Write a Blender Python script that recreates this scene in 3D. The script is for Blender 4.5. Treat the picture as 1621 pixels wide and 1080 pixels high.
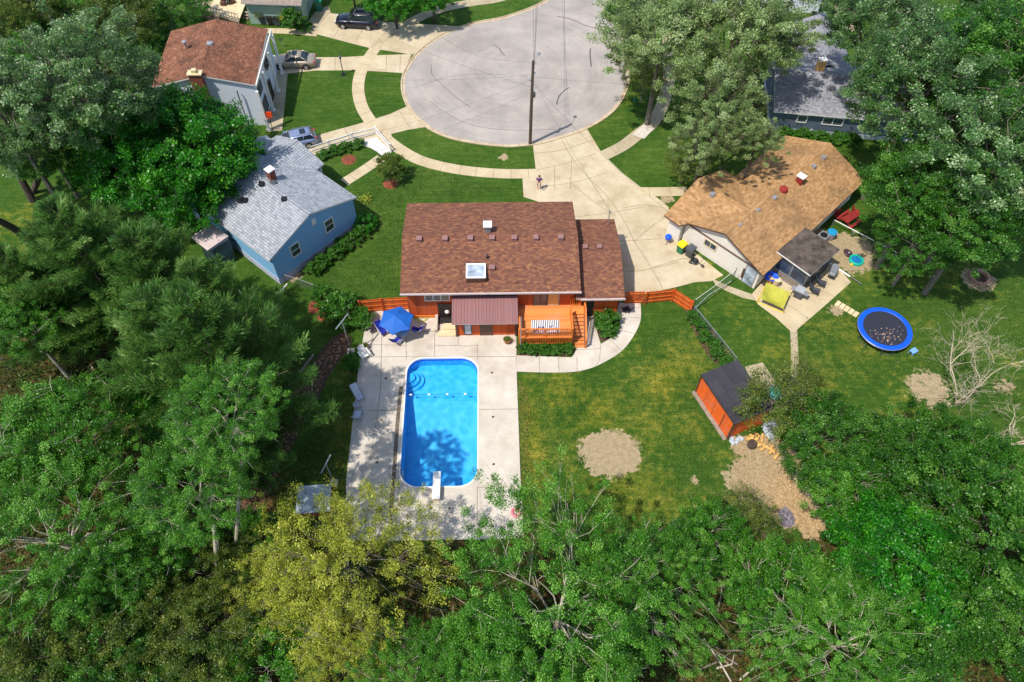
import bpy, math, random
import numpy as np
from mathutils import Vector, Matrix, geometry
sc = bpy.context.scene
for o in list(bpy.data.objects): bpy.data.objects.remove(o)
R = math.radians
# ------------------------------------------------------------------ camera
FPX, PITCH, ROLL, YAW, HC = 1209.33, 0.959833, 0.013252, 0.032362, 52.0
fw = Vector((math.sin(YAW)*math.cos(PITCH), math.cos(YAW)*math.cos(PITCH), -math.sin(PITCH)))
r0 = Vector((math.cos(YAW), -math.sin(YAW), 0)); u0 = r0.cross(fw)
rr = r0*math.cos(ROLL)+u0*math.sin(ROLL); uu = -r0*math.sin(ROLL)+u0*math.cos(ROLL)
cam = bpy.data.cameras.new('camera'); camo = bpy.data.objects.new('camera', cam)
sc.collection.objects.link(camo); sc.camera = camo
cam.sensor_width = 36; cam.lens = 36*FPX/1621; cam.clip_end = 6000; cam.clip_start = .5
m = Matrix((rr, uu, -fw)).transposed().to_4x4(); m.translation = (0, 0, HC); camo.matrix_world = m
# ------------------------------------------------------------------ light
SH = Vector((.45, .31))                       # shadow offset per metre of height
sundir = Vector((-SH.x, -SH.y, 1)).normalized()
w = bpy.data.worlds.new('World'); sc.world = w; w.use_nodes = True
nt = w.node_tree; bg = nt.nodes['Background']; sky = nt.nodes.new('ShaderNodeTexSky')
sky.sky_type = 'NISHITA'; sky.sun_disc = False
sky.sun_elevation = math.asin(sundir.z); sky.sun_rotation = math.atan2(sundir.x, sundir.y)
nt.links.new(sky.outputs[0], bg.inputs[0]); bg.inputs[1].default_value = .15
sl = bpy.data.lights.new('sun', 'SUN'); sl.energy = 3.7; sl.angle = R(.53); sl.color = (1, .945, .86)
so = bpy.data.objects.new('sun', sl); sc.collection.objects.link(so)
so.rotation_euler = sundir.to_track_quat('Z', 'Y').to_euler(); so.location = (0, 0, 80)
sc.view_settings.view_transform = 'Standard'; sc.view_settings.look = 'None'
sc.view_settings.exposure = .46; sc.view_settings.gamma = 1
# ------------------------------------------------------------------ pixel -> place at height z (photo measured at 1621x1080)
def P(px, py, z=0.):
    d = fw + rr*((px-810.5)/FPX) - uu*((py-540)/FPX)
    t = (HC-z)/-d.z
    return Vector((d.x*t, d.y*t, z))
def dep(p): return (Vector(p)-Vector((0, 0, HC))).dot(fw)
# ------------------------------------------------------------------ builder
def T(loc, rz=0.): return Matrix.Translation(Vector(loc)) @ Matrix.Rotation(rz, 4, 'Z')
W = {}
class B:
    def __init__(s, M=None): s.v=[]; s.f=[]; s.mi=[]; s.uv=[]; s.M=M or Matrix.Identity(4); s.sm=[]
    def face(s, pts, mi=0, sm=False, uv=None):
        pts=[Vector(p) for p in pts]; b=len(s.v)
        if uv is None:
            n=geometry.normal(pts) if len(pts)>2 else Vector((0,0,1))
            if abs(n.z)>.9995: t=Vector((1,0,0)); bb=Vector((0,1,0))
            else: t=Vector((0,0,1)).cross(n).normalized(); bb=n.cross(t)
            uv=[(p.dot(t),p.dot(bb)) for p in pts]
        s.uv+=uv; s.v+=[s.M@p for p in pts]; s.f.append(list(range(b,b+len(pts)))); s.mi.append(mi); s.sm.append(sm)
    def box(s,a,b,mi=0):
        x0,y0,z0=a;x1,y1,z1=b
        x0,x1=min(x0,x1),max(x0,x1);y0,y1=min(y0,y1),max(y0,y1);z0,z1=min(z0,z1),max(z0,z1)
        s.prism([(x0,y0),(x1,y0),(x1,y1),(x0,y1)],z0,z1,mi); return s
    def obox(s,c,d,rz=0,mi=0,tilt=None):
        Mo=s.M; s.M=Mo@Matrix.Translation(Vector(c))@Matrix.Rotation(rz,4,'Z')@(tilt or Matrix.Identity(4))
        s.box((-d[0]/2,-d[1]/2,-d[2]/2),(d[0]/2,d[1]/2,d[2]/2),mi); s.M=Mo; return s
    def prism(s,poly,z0,z1,mi=0,top=None,side=None):
        poly=[(p[0],p[1]) for p in poly]
        a=sum(poly[i][0]*poly[(i+1)%len(poly)][1]-poly[(i+1)%len(poly)][0]*poly[i][1] for i in range(len(poly)))
        if a<0: poly=poly[::-1]
        n=len(poly); z0f=z0 if callable(z0) else (lambda x,y:z0); z1f=z1 if callable(z1) else (lambda x,y:z1)
        s.face([(x,y,z1f(x,y)) for x,y in poly],mi if top is None else top)
        s.face([(x,y,z0f(x,y)) for x,y in poly[::-1]],mi)
        for i in range(n):
            x0,y0=poly[i];x1,y1=poly[(i+1)%n]
            s.face([(x0,y0,z0f(x0,y0)),(x1,y1,z0f(x1,y1)),(x1,y1,z1f(x1,y1)),(x0,y0,z1f(x0,y0))],mi if side is None else side)
        return s
    def tube(s,pts,r,n=6,mi=0,sm=True,cap=True):
        pts=[Vector(p) for p in pts]; k=len(pts); rs=r if hasattr(r,'__len__') else [r]*k
        rings=[]; ref=None
        for i,p in enumerate(pts):
            d=(pts[min(i+1,k-1)]-pts[max(i-1,0)]); d=d.normalized() if d.length>1e-9 else Vector((0,0,1))
            if ref is None: ref=Vector((1,0,0)) if abs(d.x)<.8 else Vector((0,1,0))
            a=(ref-d*ref.dot(d)).normalized(); b=d.cross(a); ref=a
            rings.append([p+(a*math.cos(2*math.pi*j/n)+b*math.sin(2*math.pi*j/n))*rs[i] for j in range(n)])
        for i in range(k-1):
            for j in range(n):
                j2=(j+1)%n; s.face([rings[i][j],rings[i][j2],rings[i+1][j2],rings[i+1][j]],mi,sm)
        if cap: s.face(rings[0][::-1],mi); s.face(rings[-1],mi)
        return s
    def lathe(s,prof,c=(0,0,0),n=20,mi=0,sm=True,Mx=None):
        Mo=s.M; s.M=Mo@Matrix.Translation(Vector(c))@(Mx or Matrix.Identity(4))
        for i in range(len(prof)-1):
            (ra,za),(rb,zb)=prof[i],prof[i+1]
            for j in range(n):
                a0=2*math.pi*j/n;a1=2*math.pi*(j+1)/n
                q=[(ra*math.cos(a0),ra*math.sin(a0),za),(ra*math.cos(a1),ra*math.sin(a1),za),(rb*math.cos(a1),rb*math.sin(a1),zb),(rb*math.cos(a0),rb*math.sin(a0),zb)]
                if ra<1e-6: q=[q[0],q[2],q[3]]
                elif rb<1e-6: q=[q[0],q[1],q[2]]
                s.face(q,mi,sm)
        s.M=Mo; return s
    def build(s,name,mats,parent=None,weld=False):
        me=bpy.data.meshes.new(name); inv=W[parent].inverted() if parent is not None and parent in W else None
        vs=[inv@v for v in s.v] if inv else s.v
        me.from_pydata(vs,[],s.f)
        if not isinstance(mats,(list,tuple)): mats=[mats]
        for q in mats: me.materials.append(q)
        me.polygons.foreach_set('material_index',s.mi); me.polygons.foreach_set('use_smooth',s.sm)
        uvl=me.uv_layers.new(name='UVMap'); uvl.data.foreach_set('uv',np.array(s.uv,dtype='f').ravel())
        if weld:
            import bmesh
            bm=bmesh.new(); bm.from_mesh(me); bmesh.ops.remove_doubles(bm,verts=bm.verts,dist=1e-4); bm.to_mesh(me); bm.free()
        me.update(); o=bpy.data.objects.new(name,me); sc.collection.objects.link(o)
        if parent is not None: o.parent=parent; W[o]=W[parent]
        return o
def tag(o,label=None,cat=None,group=None,kind=None):
    if label: o['label']=label
    if cat: o['category']=cat
    if group: o['group']=group
    if kind: o['kind']=kind
    return o
def thing(name,label,cat,loc=(0,0,0),rz=0.,group=None):
    o=bpy.data.objects.new(name,None); sc.collection.objects.link(o); o.empty_display_size=.3
    o.location=loc; o.rotation_euler=(0,0,rz); W[o]=T(loc,rz); return tag(o,label,cat,group)
def dup(root,loc,rz,label,group=None,scale=None):
    r=root.copy(); sc.collection.objects.link(r); r.location=loc; r.rotation_euler=(0,0,rz); r['label']=label
    if group: r['group']=group
    if scale: r.scale=(scale,)*3 if not hasattr(scale,'__len__') else scale
    for ch in list(root.children):
        c=ch.copy(); sc.collection.objects.link(c); c.parent=r
        for g in ch.children:
            d=g.copy(); sc.collection.objects.link(d); d.parent=c
    return r
# ------------------------------------------------------------------ materials
def S(r,g,b):  # sRGB 0-255 -> linear
    return tuple((c/255/12.92 if c/255<.04045 else ((c/255+.055)/1.055)**2.4) for c in (r,g,b))
class NT:
    def __init__(s,name):
        s.m=bpy.data.materials.new(name); s.m.use_nodes=True; s.t=s.m.node_tree; s.p=s.t.nodes['Principled BSDF']; s.out=s.t.nodes['Material Output']
    def n(s,typ,**k):
        n=s.t.nodes.new('ShaderNode'+typ)
        for a,v in k.items():
            if a.startswith('i_'): 
                key=a[2:]; key=int(key) if key.isdigit() else key.replace('_',' '); s.link(v,n.inputs[key])
            else: setattr(n,a,v)
        return n
    def link(s,v,inp):
        if isinstance(v,bpy.types.NodeSocket): s.t.links.new(v,inp)
        elif isinstance(v,bpy.types.Node): s.t.links.new(v.outputs[0],inp)
        else:
            if hasattr(v,'__len__') and len(v)==3 and inp.type=='RGBA': v=tuple(v)+(1,)
            inp.default_value=v
    def math(s,op,a,b=0.,c=None,clamp=False):
        n=s.n('Math',operation=op,i_0=a,i_1=b); n.use_clamp=clamp
        if c is not None: s.link(c,n.inputs[2])
        return n.outputs[0]
    def mix(s,f,a,b,bt='MIX'):
        n=s.t.nodes.new('ShaderNodeMix'); n.data_type='RGBA'; n.blend_type=bt
        s.link(f,n.inputs[0]); s.link(a,n.inputs[6]); s.link(b,n.inputs[7]); return n.outputs[2]
    def ramp(s,f,stops,interp='LINEAR'):
        n=s.n('ValToRGB',i_0=f); cr=n.color_ramp; cr.interpolation=interp
        while len(cr.elements)<len(stops): cr.elements.new(.5)
        for e,(p,c) in zip(cr.elements,stops): e.position=p; e.color=tuple(c)+(1,) if len(c)==3 else c
        return n.outputs[0]
    def obj(s): return s.n('TexCoord').outputs['Object']
    def geo(s): return s.n('NewGeometry').outputs['Position']
    def uvm(s): return s.n('TexCoord').outputs['UV']
    def noise(s,vec,scale,detail=3,rough=.55,dist=0): 
        return s.n('TexNoise',i_Vector=vec,i_Scale=scale,i_Detail=detail,i_Roughness=rough,i_Distortion=dist).outputs[0]
    def bump(s,h,strength=.3,dist=.02):
        b=s.n('Bump',i_Height=h,i_Strength=strength,i_Distance=dist); s.t.links.new(b.outputs[0],s.p.inputs['Normal'])
    def base(s,c,rough=.8,metal=0,spec=None):
        s.link(c,s.p.inputs['Base Color']); s.p.inputs['Roughness'].default_value=rough; s.p.inputs['Metallic'].default_value=metal
        if spec is not None: s.p.inputs['Specular IOR Level'].default_value=spec
        return s.m
def simple(name,c,rough=.7,var=.15,scale=2.,metal=0,spec=None,bump=0):
    n=NT(name); g=n.geo(); f=n.noise(g,scale,4,.6)
    f2=n.noise(g,scale*9,2,.6); k=n.math('ADD',n.math('MULTIPLY',f,.7),n.math('MULTIPLY',f2,.3))
    lo=tuple(x*(1-var*1.6) for x in c); hi=tuple(min(1,x*(1+var*1.2)) for x in c)
    col=n.ramp(k,[(.32,lo),(.68,hi)])
    if bump: n.bump(f2,bump,.02)
    return n.base(col,rough,metal,spec)
def shingle(name,cols,tab=.3,course=.15,gap=.25,patch=None,shadow_w=.12,vgap=0):
    n=NT(name); u,v=[n.n('SeparateXYZ',i_0=n.uvm()).outputs[i] for i in (0,1)]
    vr=n.math('DIVIDE',v,course); row=n.math('FLOOR',vr); fv=n.math('FRACT',vr)
    off=n.n('TexWhiteNoise',noise_dimensions='1D',i_W=row).outputs[0]
    ur=n.math('ADD',n.math('DIVIDE',u,tab),n.math('MULTIPLY',off,7.3)); col=n.math('FLOOR',ur); fu=n.math('FRACT',ur)
    cell=n.n('CombineXYZ',i_0=col,i_1=row)
    wn=n.n('TexWhiteNoise',noise_dimensions='2D',i_Vector=cell.outputs[0]).outputs[0]
    sv=n.n('CombineXYZ',i_0=n.math('MULTIPLY',u,1.1),i_1=n.math('MULTIPLY',v,2.6))
    ns=n.noise(sv.outputs[0],1.2,4,.65); k=n.math('ADD',n.math('MULTIPLY',wn,.42),n.math('MULTIPLY',ns,.5))
    k=n.math('ADD',k,.02)
    c=n.ramp(k,[(i/(len(cols)-1)*.7+.15,q) for i,q in enumerate(cols)])
    d=n.math('LESS_THAN',fv,shadow_w)  # shadow line under each course's butt edge, painted into the shingle colour
    if vgap: d=n.math('MAXIMUM',d,n.math('LESS_THAN',fu,vgap))
    c=n.mix(n.math('MULTIPLY',d,gap),c,tuple(x*.25 for x in cols[0]))
    if patch:
        pn=n.noise(n.geo(),.35,5,.6); c=n.mix(n.math('MULTIPLY',n.ramp(pn,[(.48,(0,0,0)),(.62,(1,1,1))]),patch[1]),c,patch[0])
    fine=n.noise(n.geo(),6,3); c=n.mix(n.math('MULTIPLY',fine,.35),c,tuple(x*.5 for x in cols[0]))
    n.bump(n.math('ADD',fv,wn),.5,.012); return n.base(c,.9,0,.25)
def siding(name,c,step=.15,vertical=False,gap=.5,var=.12):
    n=NT(name); u,v=[n.n('SeparateXYZ',i_0=n.uvm()).outputs[i] for i in (0,1)]
    q=n.math('DIVIDE',u if vertical else v,step); row=n.math('FLOOR',q); fr=n.math('FRACT',q)
    wn=n.n('TexWhiteNoise',noise_dimensions='1D',i_W=row).outputs[0]
    st=n.n('CombineXYZ',i_0=n.math('MULTIPLY',u,8 if vertical else .8),i_1=n.math('MULTIPLY',v,.8 if vertical else 8))
    ns=n.noise(st.outputs[0],1.5,3); k=n.math('ADD',n.math('MULTIPLY',wn,.5),n.math('MULTIPLY',ns,.5))
    col=n.ramp(k,[(.2,tuple(x*(1-var*1.5) for x in c)),(.8,tuple(min(1,x*(1+var)) for x in c))])
    d=n.math('LESS_THAN',fr,.1); col=n.mix(n.math('MULTIPLY',d,gap),col,tuple(x*.2 for x in c))
    fd=n.noise(n.geo(),.9,5,.7); dull=tuple(.5*x+.5*(sum(c)/3)*.8 for x in c); col=n.mix(n.math('MULTIPLY',n.ramp(fd,[(.45,(0,0,0)),(.7,(1,1,1))]),.45),col,dull)
    n.bump(fr,.4,.01); return n.base(col,.75)
def leafmat(name,cols,trans=.35,rough=.55,nscale=.5):
    n=NT(name); a=n.n('Attribute',attribute_name='tone').outputs['Fac']
    ns=n.noise(n.obj(),nscale,3,.6); k=n.math('ADD',n.math('MULTIPLY',a,.65),n.math('MULTIPLY',ns,.42))
    c=n.ramp(n.math('SUBTRACT',k,.04),[(i/(len(cols)-1)*.8+.1,q) for i,q in enumerate(cols)])
    n.base(c,rough,0,.35)
    tr=n.n('BsdfTranslucent',i_Color=n.mix(.5,c,tuple(min(1,x*1.7) for x in cols[-1])))
    mx=n.n('MixShader',i_0=trans,i_1=n.p.outputs[0],i_2=tr.outputs[0]); n.t.links.new(mx.outputs[0],n.out.inputs[0]); return n.m
M={}
# --- ground: attributes soil / woods / dry drive the mix
def ground_mat():
    n=NT('ground'); g=n.geo()
    at=lambda a:n.n('Attribute',attribute_name=a).outputs['Fac']
    n1=n.noise(g,.22,5,.6); n2=n.noise(g,1.6,4,.65); n3=n.noise(g,9,3,.7); n4=n.noise(g,.06,3)
    mp=n.n('Mapping',i_Vector=g); mp.inputs['Rotation'].default_value=(0,0,R(35)); mp.inputs['Scale'].default_value=(.25,3,1)
    n5=n.noise(mp.outputs[0],1.2,3,.6)
    k=n.math('ADD',n.math('ADD',n.math('MULTIPLY',n1,.26),n.math('MULTIPLY',n2,.24)),n.math('ADD',n.math('MULTIPLY',n3,.42),n.math('MULTIPLY',n5,.2)))
    fine=n.noise(g,22,2,.8)
    k=n.math('ADD',k,n.math('MULTIPLY',n.math('SUBTRACT',fine,.5),.5))
    lush=n.ramp(k,[(.32,S(16,38,8)),(.46,S(40,72,17)),(.57,S(60,90,25)),(.74,S(110,124,56))])
    dryg=n.ramp(k,[(.3,S(34,62,6)),(.44,S(68,92,14)),(.56,S(106,112,26)),(.7,S(164,146,66))])
    dm=n.math('ADD',at('dry'),n.math('MULTIPLY',n.math('SUBTRACT',n.math('ADD',n.math('MULTIPLY',n2,.6),n.math('MULTIPLY',n1,.6)),.6),2.2))
    c=n.mix(n.ramp(dm,[(.35,(0,0,0)),(.95,(1,1,1))]),lush,dryg)
    sn=n.noise(g,3,5,.7); s2=n.noise(g,14,3,.75)
    kk=n.math('ADD',n.math('MULTIPLY',sn,.5),n.math('MULTIPLY',s2,.5))
    soil=n.ramp(kk,[(.24,S(112,98,70)),(.45,S(152,136,102)),(.56,S(172,152,122)),(.76,S(196,174,144))])
    straw=n.ramp(kk,[(.3,S(104,82,58)),(.45,S(160,132,96)),(.56,S(190,162,120)),(.72,S(214,190,150))])
    soil=n.mix(n.ramp(at('straw'),[(.3,(0,0,0)),(.7,(1,1,1))]),soil,straw)
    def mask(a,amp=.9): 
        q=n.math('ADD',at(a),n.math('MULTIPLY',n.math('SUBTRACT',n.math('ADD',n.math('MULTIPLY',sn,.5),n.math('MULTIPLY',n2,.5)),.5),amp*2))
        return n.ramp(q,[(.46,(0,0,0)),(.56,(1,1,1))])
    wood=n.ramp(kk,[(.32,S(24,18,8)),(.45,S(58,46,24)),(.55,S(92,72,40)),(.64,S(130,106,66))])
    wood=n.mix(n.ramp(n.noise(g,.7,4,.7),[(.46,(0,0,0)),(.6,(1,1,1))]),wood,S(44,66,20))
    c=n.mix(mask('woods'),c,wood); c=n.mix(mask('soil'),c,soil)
    n.bump(n.math('ADD',n3,n.math('MULTIPLY',fine,.8)),.7,.09); n.base(c,.95,0,.15); return n.m
M['ground']=ground_mat()
def concrete(name,lo,hi,stain=S(150,120,80),sa=.5,sc_=1.):
    n=NT(name); g=n.geo(); a=n.noise(g,.5*sc_,5,.65); b=n.noise(g,9,3,.7); k=n.math('ADD',n.math('MULTIPLY',a,.75),n.math('MULTIPLY',b,.25))
    c=n.ramp(k,[(.3,lo),(.65,hi)]); st=n.noise(g,.23*sc_,5,.7); c=n.mix(n.math('MULTIPLY',n.ramp(st,[(.54,(0,0,0)),(.74,(1,1,1))]),sa),c,stain)
    vo=n.n('TexVoronoi',i_Vector=g,i_Scale=.35); vo.feature='F1'; sp=n.ramp(vo.outputs['Distance'],[(.06,(1,1,1)),(.16,(0,0,0))])
    c=n.mix(n.math('MULTIPLY',sp,.22),c,S(90,72,52))
    ce=n.n('TexVoronoi',i_Vector=g,i_Scale=.42); ce.distance='CHEBYCHEV'; cb=n.n('SeparateColor',i_0=ce.outputs['Color']).outputs[0]; c=n.mix(n.math('MULTIPLY',cb,.14),c,stain)
    st2=n.noise(g,1.7,6,.75); c=n.mix(n.math('MULTIPLY',n.ramp(st2,[(.55,(0,0,0)),(.72,(1,1,1))]),.3),c,tuple(x*.6 for x in lo))
    n.bump(b,.25,.01); return n.base(c,.85,0,.3)
M['patio']=concrete('patio_concrete',S(176,166,152),S(206,198,184),S(160,136,110),.35)
M['drive']=concrete('driveway_concrete',S(168,152,122),S(200,186,158),S(146,118,74),.5)
M['walk']=concrete('sidewalk_concrete',S(176,158,126),S(198,182,150),S(130,110,76),.5)
M['oldwalk']=concrete('old_sidewalk_concrete',S(150,138,112),S(184,170,140),S(110,94,64),.6)
M['kerb']=concrete('kerb_concrete',S(168,150,124),S(198,182,152),S(150,96,60),.7,2)
def asphalt():
    n=NT('road_surface'); g=n.geo(); 
    mp=n.n('Mapping',i_Vector=g); c0=(1.9,73,0)
    sx,sy=[n.n('SeparateXYZ',i_0=g).outputs[i] for i in (0,1)]
    dx=n.math('SUBTRACT',sx,c0[0]); dy=n.math('SUBTRACT',sy,c0[1]); rad=n.math('SQRT',n.math('ADD',n.math('MULTIPLY',dx,dx),n.math('MULTIPLY',dy,dy)))
    v=n.n('CombineXYZ',i_0=n.math('MULTIPLY',rad,1.6),i_1=n.math('MULTIPLY',n.math('ARCTAN2',dy,dx),1.2))
    a=n.noise(v.outputs[0],1.2,5,.65); b=n.noise(g,14,3,.75); d=n.noise(g,.25,4,.6)
    k=n.math('ADD',n.math('ADD',n.math('MULTIPLY',a,.17),n.math('MULTIPLY',b,.4)),n.math('MULTIPLY',d,.4))
    c=n.ramp(k,[(.34,S(132,125,118)),(.5,S(158,150,143)),(.64,S(180,172,163))])
    sp=n.noise(g,1.1,6,.8); c=n.mix(n.math('MULTIPLY',n.ramp(sp,[(.6,(0,0,0)),(.72,(1,1,1))]),.5),c,S(118,102,92)); s3=n.noise(g,.5,5,.7); c=n.mix(n.math('MULTIPLY',n.ramp(s3,[(.5,(0,0,0)),(.7,(1,1,1))]),.3),c,S(176,158,138))
    n.bump(b,.3,.01); return n.base(c,.9,0,.25)
M['road']=asphalt()
M['joint']=simple('joint_dark',S(134,118,92),.9,.3,4)
M['tar']=simple('tar_crack_seal',S(72,66,62),.6,.2)
M['mulch']=simple('mulch',S(86,66,46),.95,.55,5,bump=.8)
M['redmulch']=simple('red_mulch',S(128,66,44),.95,.4,6,bump=.6)
M['whitestone']=simple('white_gravel',S(205,200,196),.8,.3,12,bump=.8)
M['shingle_red']=shingle('red_brown_shingles',[S(88,56,44),S(112,74,60),S(126,84,66),S(148,100,72),S(188,138,92)],.28,.14,.35)
M['ventred']=simple('roof_vent_red',S(140,104,100),.6,.1)
M['shingle_tan']=shingle('tan_shingles',[S(134,100,66),S(160,122,80),S(176,136,92),S(190,150,106),S(206,170,128)],.3,.17,.3,(S(96,80,62),.4))
M['shingle_grey']=shingle('light_grey_shingles',[S(128,134,142),S(156,161,168),S(174,178,184),S(190,193,197)],.3,.22,.6,None,.22,.12)
M['shingle_brown']=shingle('brown_speckled_shingles',[S(92,60,46),S(118,76,58),S(134,88,66),S(152,104,78),S(200,162,134)],.22,.14,.2,(S(70,52,40),.6))
M['shingle_dark']=shingle('dark_grey_roll_roofing',[S(52,50,56),S(62,60,66),S(72,70,76)],1.2,.9,.2)
M['shingle_slate']=shingle('slate_grey_shingles',[S(112,112,118),S(140,140,146),S(164,163,166)],.3,.18,.2)
M['porchroof']=simple('weathered_dark_roof',S(84,74,66),.95,.5,1.6,bump=.4)
M['orange']=siding('orange_stained_boards',S(206,84,16),.2,True,.35,.18)
M['orange_diag']=siding('orange_stained_siding',S(186,76,18),.25,True,.45,.2)
M['shedorange']=siding('shed_orange_boards',S(232,98,10),.3,True,.22,.08)
M['deckwood']=siding('orange_deck_boards',S(220,132,62),.14,False,.4,.18)
M['deckrail']=simple('orange_stained_wood',S(206,112,40),.6,.2,3)
M['bluesiding']=siding('blue_siding',S(124,182,224),.13,False,.35,.05)
M['whitesiding']=siding('white_siding',S(222,228,238),.15,False,.25,.04)
M['stucco']=simple('white_stucco',S(222,214,202),.8,.05,1.2)
M['greysiding']=siding('slate_blue_siding',S(84,98,112),.15,False,.3,.06)
M['greensiding']=siding('pale_green_siding',S(150,172,156),.15,False,.3,.05)
M['white']=simple('white_paint',S(225,222,216),.5,.05); M['gutter']=simple('pale_gutter',S(196,180,176),.5,.1)
M['trim']=simple('brown_trim',S(92,62,48),.6,.15); M['foundation']=simple('painted_foundation',S(176,178,196),.85,.12,2)
M['dark']=simple('dark_opening_shade',S(32,28,28),.6,.2); M['black']=simple('black_plastic',S(26,26,28),.45,.2)
M['metalroof']=siding('maroon_ribbed_metal',S(140,96,94),.3,True,.4,.06)
M['brick']=simple('red_brick',S(128,70,54),.9,.35,5); M['tan']=simple('tan_door',S(206,160,92),.6,.1)
M['grey']=simple('grey_metal',S(150,152,156),.45,.12,3,.3); M['dgrey']=simple('dark_grey_plastic',S(70,74,80),.5,.2)
M['pole']=simple('weathered_pole_wood',S(92,76,62),.9,.3,3,bump=.4); M['wire']=simple('cable',S(60,58,58),.6,.1)
M['greywood']=simple('grey_weathered_wood',S(140,126,112),.9,.25,3); M['logwood']=simple('split_log_wood',S(214,170,98),.85,.3,5)
M['bark']=simple('dark_bark',S(74,62,54),.95,.4,4,bump=.8); M['palebark']=simple('pale_bark',S(176,166,148),.85,.25,3,bump=.4)
M['greybark']=simple('grey_bark',S(118,108,96),.9,.3,4,bump=.6); M['deadbark']=simple('bleached_dead_wood',S(196,180,152),.9,.2,4)
M['blue']=simple('bright_blue_cloth',S(16,92,178),.7,.12,1.5); M['navy']=simple('deep_blue_cloth',S(10,26,140),.7,.15,3)
M['royal']=simple('royal_blue_vinyl',S(8,84,214),.5,.1,2); M['net']=simple('black_jumping_mat',S(34,38,52),.8,.15,4)
M['yellow']=simple('yellow_plastic',S(238,196,20),.5,.1); M['green']=simple('green_plastic',S(14,116,84),.5,.12)
M['teal']=simple('teal_plastic',S(14,170,140),.45,.1); M['limefab']=simple('yellow_green_fabric',S(172,168,60),.8,.12,2)
M['red']=simple('dark_red_paint',S(140,40,34),.6,.2); M['orangeball']=simple('orange_plastic',S(240,80,22),.5,.08)
M['skin']=simple('skin',S(206,150,120),.6,.05); M['purple']=simple('purple_cotton',S(78,46,122),.85,.12,8)
M['maroon']=simple('dark_shorts',S(48,24,48),.85,.12,8); M['hair']=simple('brown_hair',S(52,36,26),.7,.2,20)
M['lightblue']=simple('pale_blue_plastic',S(120,166,226),.5,.08); M['pink']=simple('pink_vinyl',S(232,120,140),.5,.1); M['terracotta']=simple('terracotta',S(150,84,56),.8,.15)
M['hose']=simple('yellow_green_hose',S(190,190,90),.5,.1); M['cream']=simple('cream_plastic',S(210,190,150),.6,.1)
M['ash']=simple('grey_ash',S(120,112,120),.95,.6,6); M['tarp']=simple('crumpled_tarp',S(176,186,196),.6,.3,5,bump=.6)
def glass(name,c=(.05,.07,.09),rough=.08):
    n=NT(name); f=n.noise(n.geo(),1.1,3); return n.base(n.ramp(f,[(.35,tuple(x*.5 for x in c)),(.7,tuple(min(1,x*1.6) for x in c))]),rough,0,.8)
M['glass']=glass('window_glass'); M['carglass']=glass('car_glass',(.02,.03,.035)); M['skyglass']=glass('skylight_glass',(.4,.47,.55),.15)
M['screen']=glass('porch_screen',S(58,72,92),.35)
def paint(name,c,metal=.5,rough=.28):
    n=NT(name); n.p.inputs['Coat Weight'].default_value=.6; f=n.noise(n.geo(),3,2)
    return n.base(n.ramp(f,[(.3,tuple(x*.92 for x in c)),(.7,c)]),rough,metal)
M['sedan']=paint('champagne_paint',S(190,172,150)); M['suv']=paint('dark_navy_paint',S(22,24,40),.3); M['silver']=paint('silver_blue_paint',S(150,164,196)); M['rubber']=simple('tyre_rubber',S(28,28,28),.85,.1)
M['taillight']=simple('tail_light_red',S(190,30,24),.3,.05); M['headlight']=simple('headlight_clear',S(210,214,220),.2,.05); M['alloy']=simple('alloy_rim',S(176,176,180),.3,.1,4,.7)
M['liner']=None
n=NT('pool_liner'); g=n.geo(); a=n.noise(g,.5,3,.5); caustics=n.n('TexVoronoi',i_Vector=n.n('Mapping',i_Vector=g).outputs[0],i_Scale=2.2); caustics.feature='SMOOTH_F1'
z=n.n('SeparateXYZ',i_0=g).outputs[2]; M['liner']=n.base(n.mix(n.math('MULTIPLY',n.math('POWER',caustics.outputs[0],2.),.7),S(36,162,218),S(130,216,244)),.6)  # rippled caustic light is painted into the liner colour
n=NT('water'); fr=n.n('Fresnel',i_IOR=1.33); g=n.geo(); wv=n.noise(g,2.2,3,.6); b=n.n('Bump',i_Height=wv,i_Strength=.5,i_Distance=.04)
tr=n.n('BsdfTransparent',i_Color=(.72,.95,1,1)); gl=n.n('BsdfGlossy',i_Roughness=.05,i_Normal=b); n.t.links.new(b.outputs[0],fr.inputs['Normal'])
mx=n.n('MixShader',i_0=fr.outputs[0],i_1=tr.outputs[0],i_2=gl.outputs[0]); n.t.links.new(mx.outputs[0],n.out.inputs[0]); M['water']=n.m
# leaves
M['lf_green']=leafmat('fresh_green_leaves',[S(14,44,4),S(40,92,12),S(72,130,26),S(140,184,80)],.26,.38)
M['lf_maple']=leafmat('saturated_green_leaves',[S(6,42,2),S(24,92,8),S(52,130,16),S(120,182,56)],.26,.38)
M['lf_sage']=leafmat('sage_green_leaves',[S(46,66,26),S(94,122,60),S(138,162,98),S(204,216,164)],.34,.42)
M['lf_silver']=leafmat('silvery_green_leaves',[S(14,40,10),S(44,86,28),S(88,130,60),S(200,214,172)],.28,.38)
M['lf_yellow']=leafmat('yellow_green_leaves',[S(54,66,10),S(116,128,28),S(162,168,52),S(212,212,100)],.3,.45)
M['lf_olive']=leafmat('dark_olive_leaves',[S(22,40,6),S(50,80,16),S(88,108,30),S(140,146,64)],.28,.42)
M['lf_pine']=leafmat('pine_needles',[S(14,42,14),S(44,86,28),S(82,126,46),S(152,180,98)],.3,.5)
M['lf_spruce']=leafmat('blue_green_needles',[S(10,36,12),S(32,72,28),S(62,106,46),S(124,158,96)],.22,.5)
M['lf_deep']=leafmat('deep_green_leaves',[S(10,40,4),S(34,80,12),S(62,114,24),S(126,168,74)],.26,.38)
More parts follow.
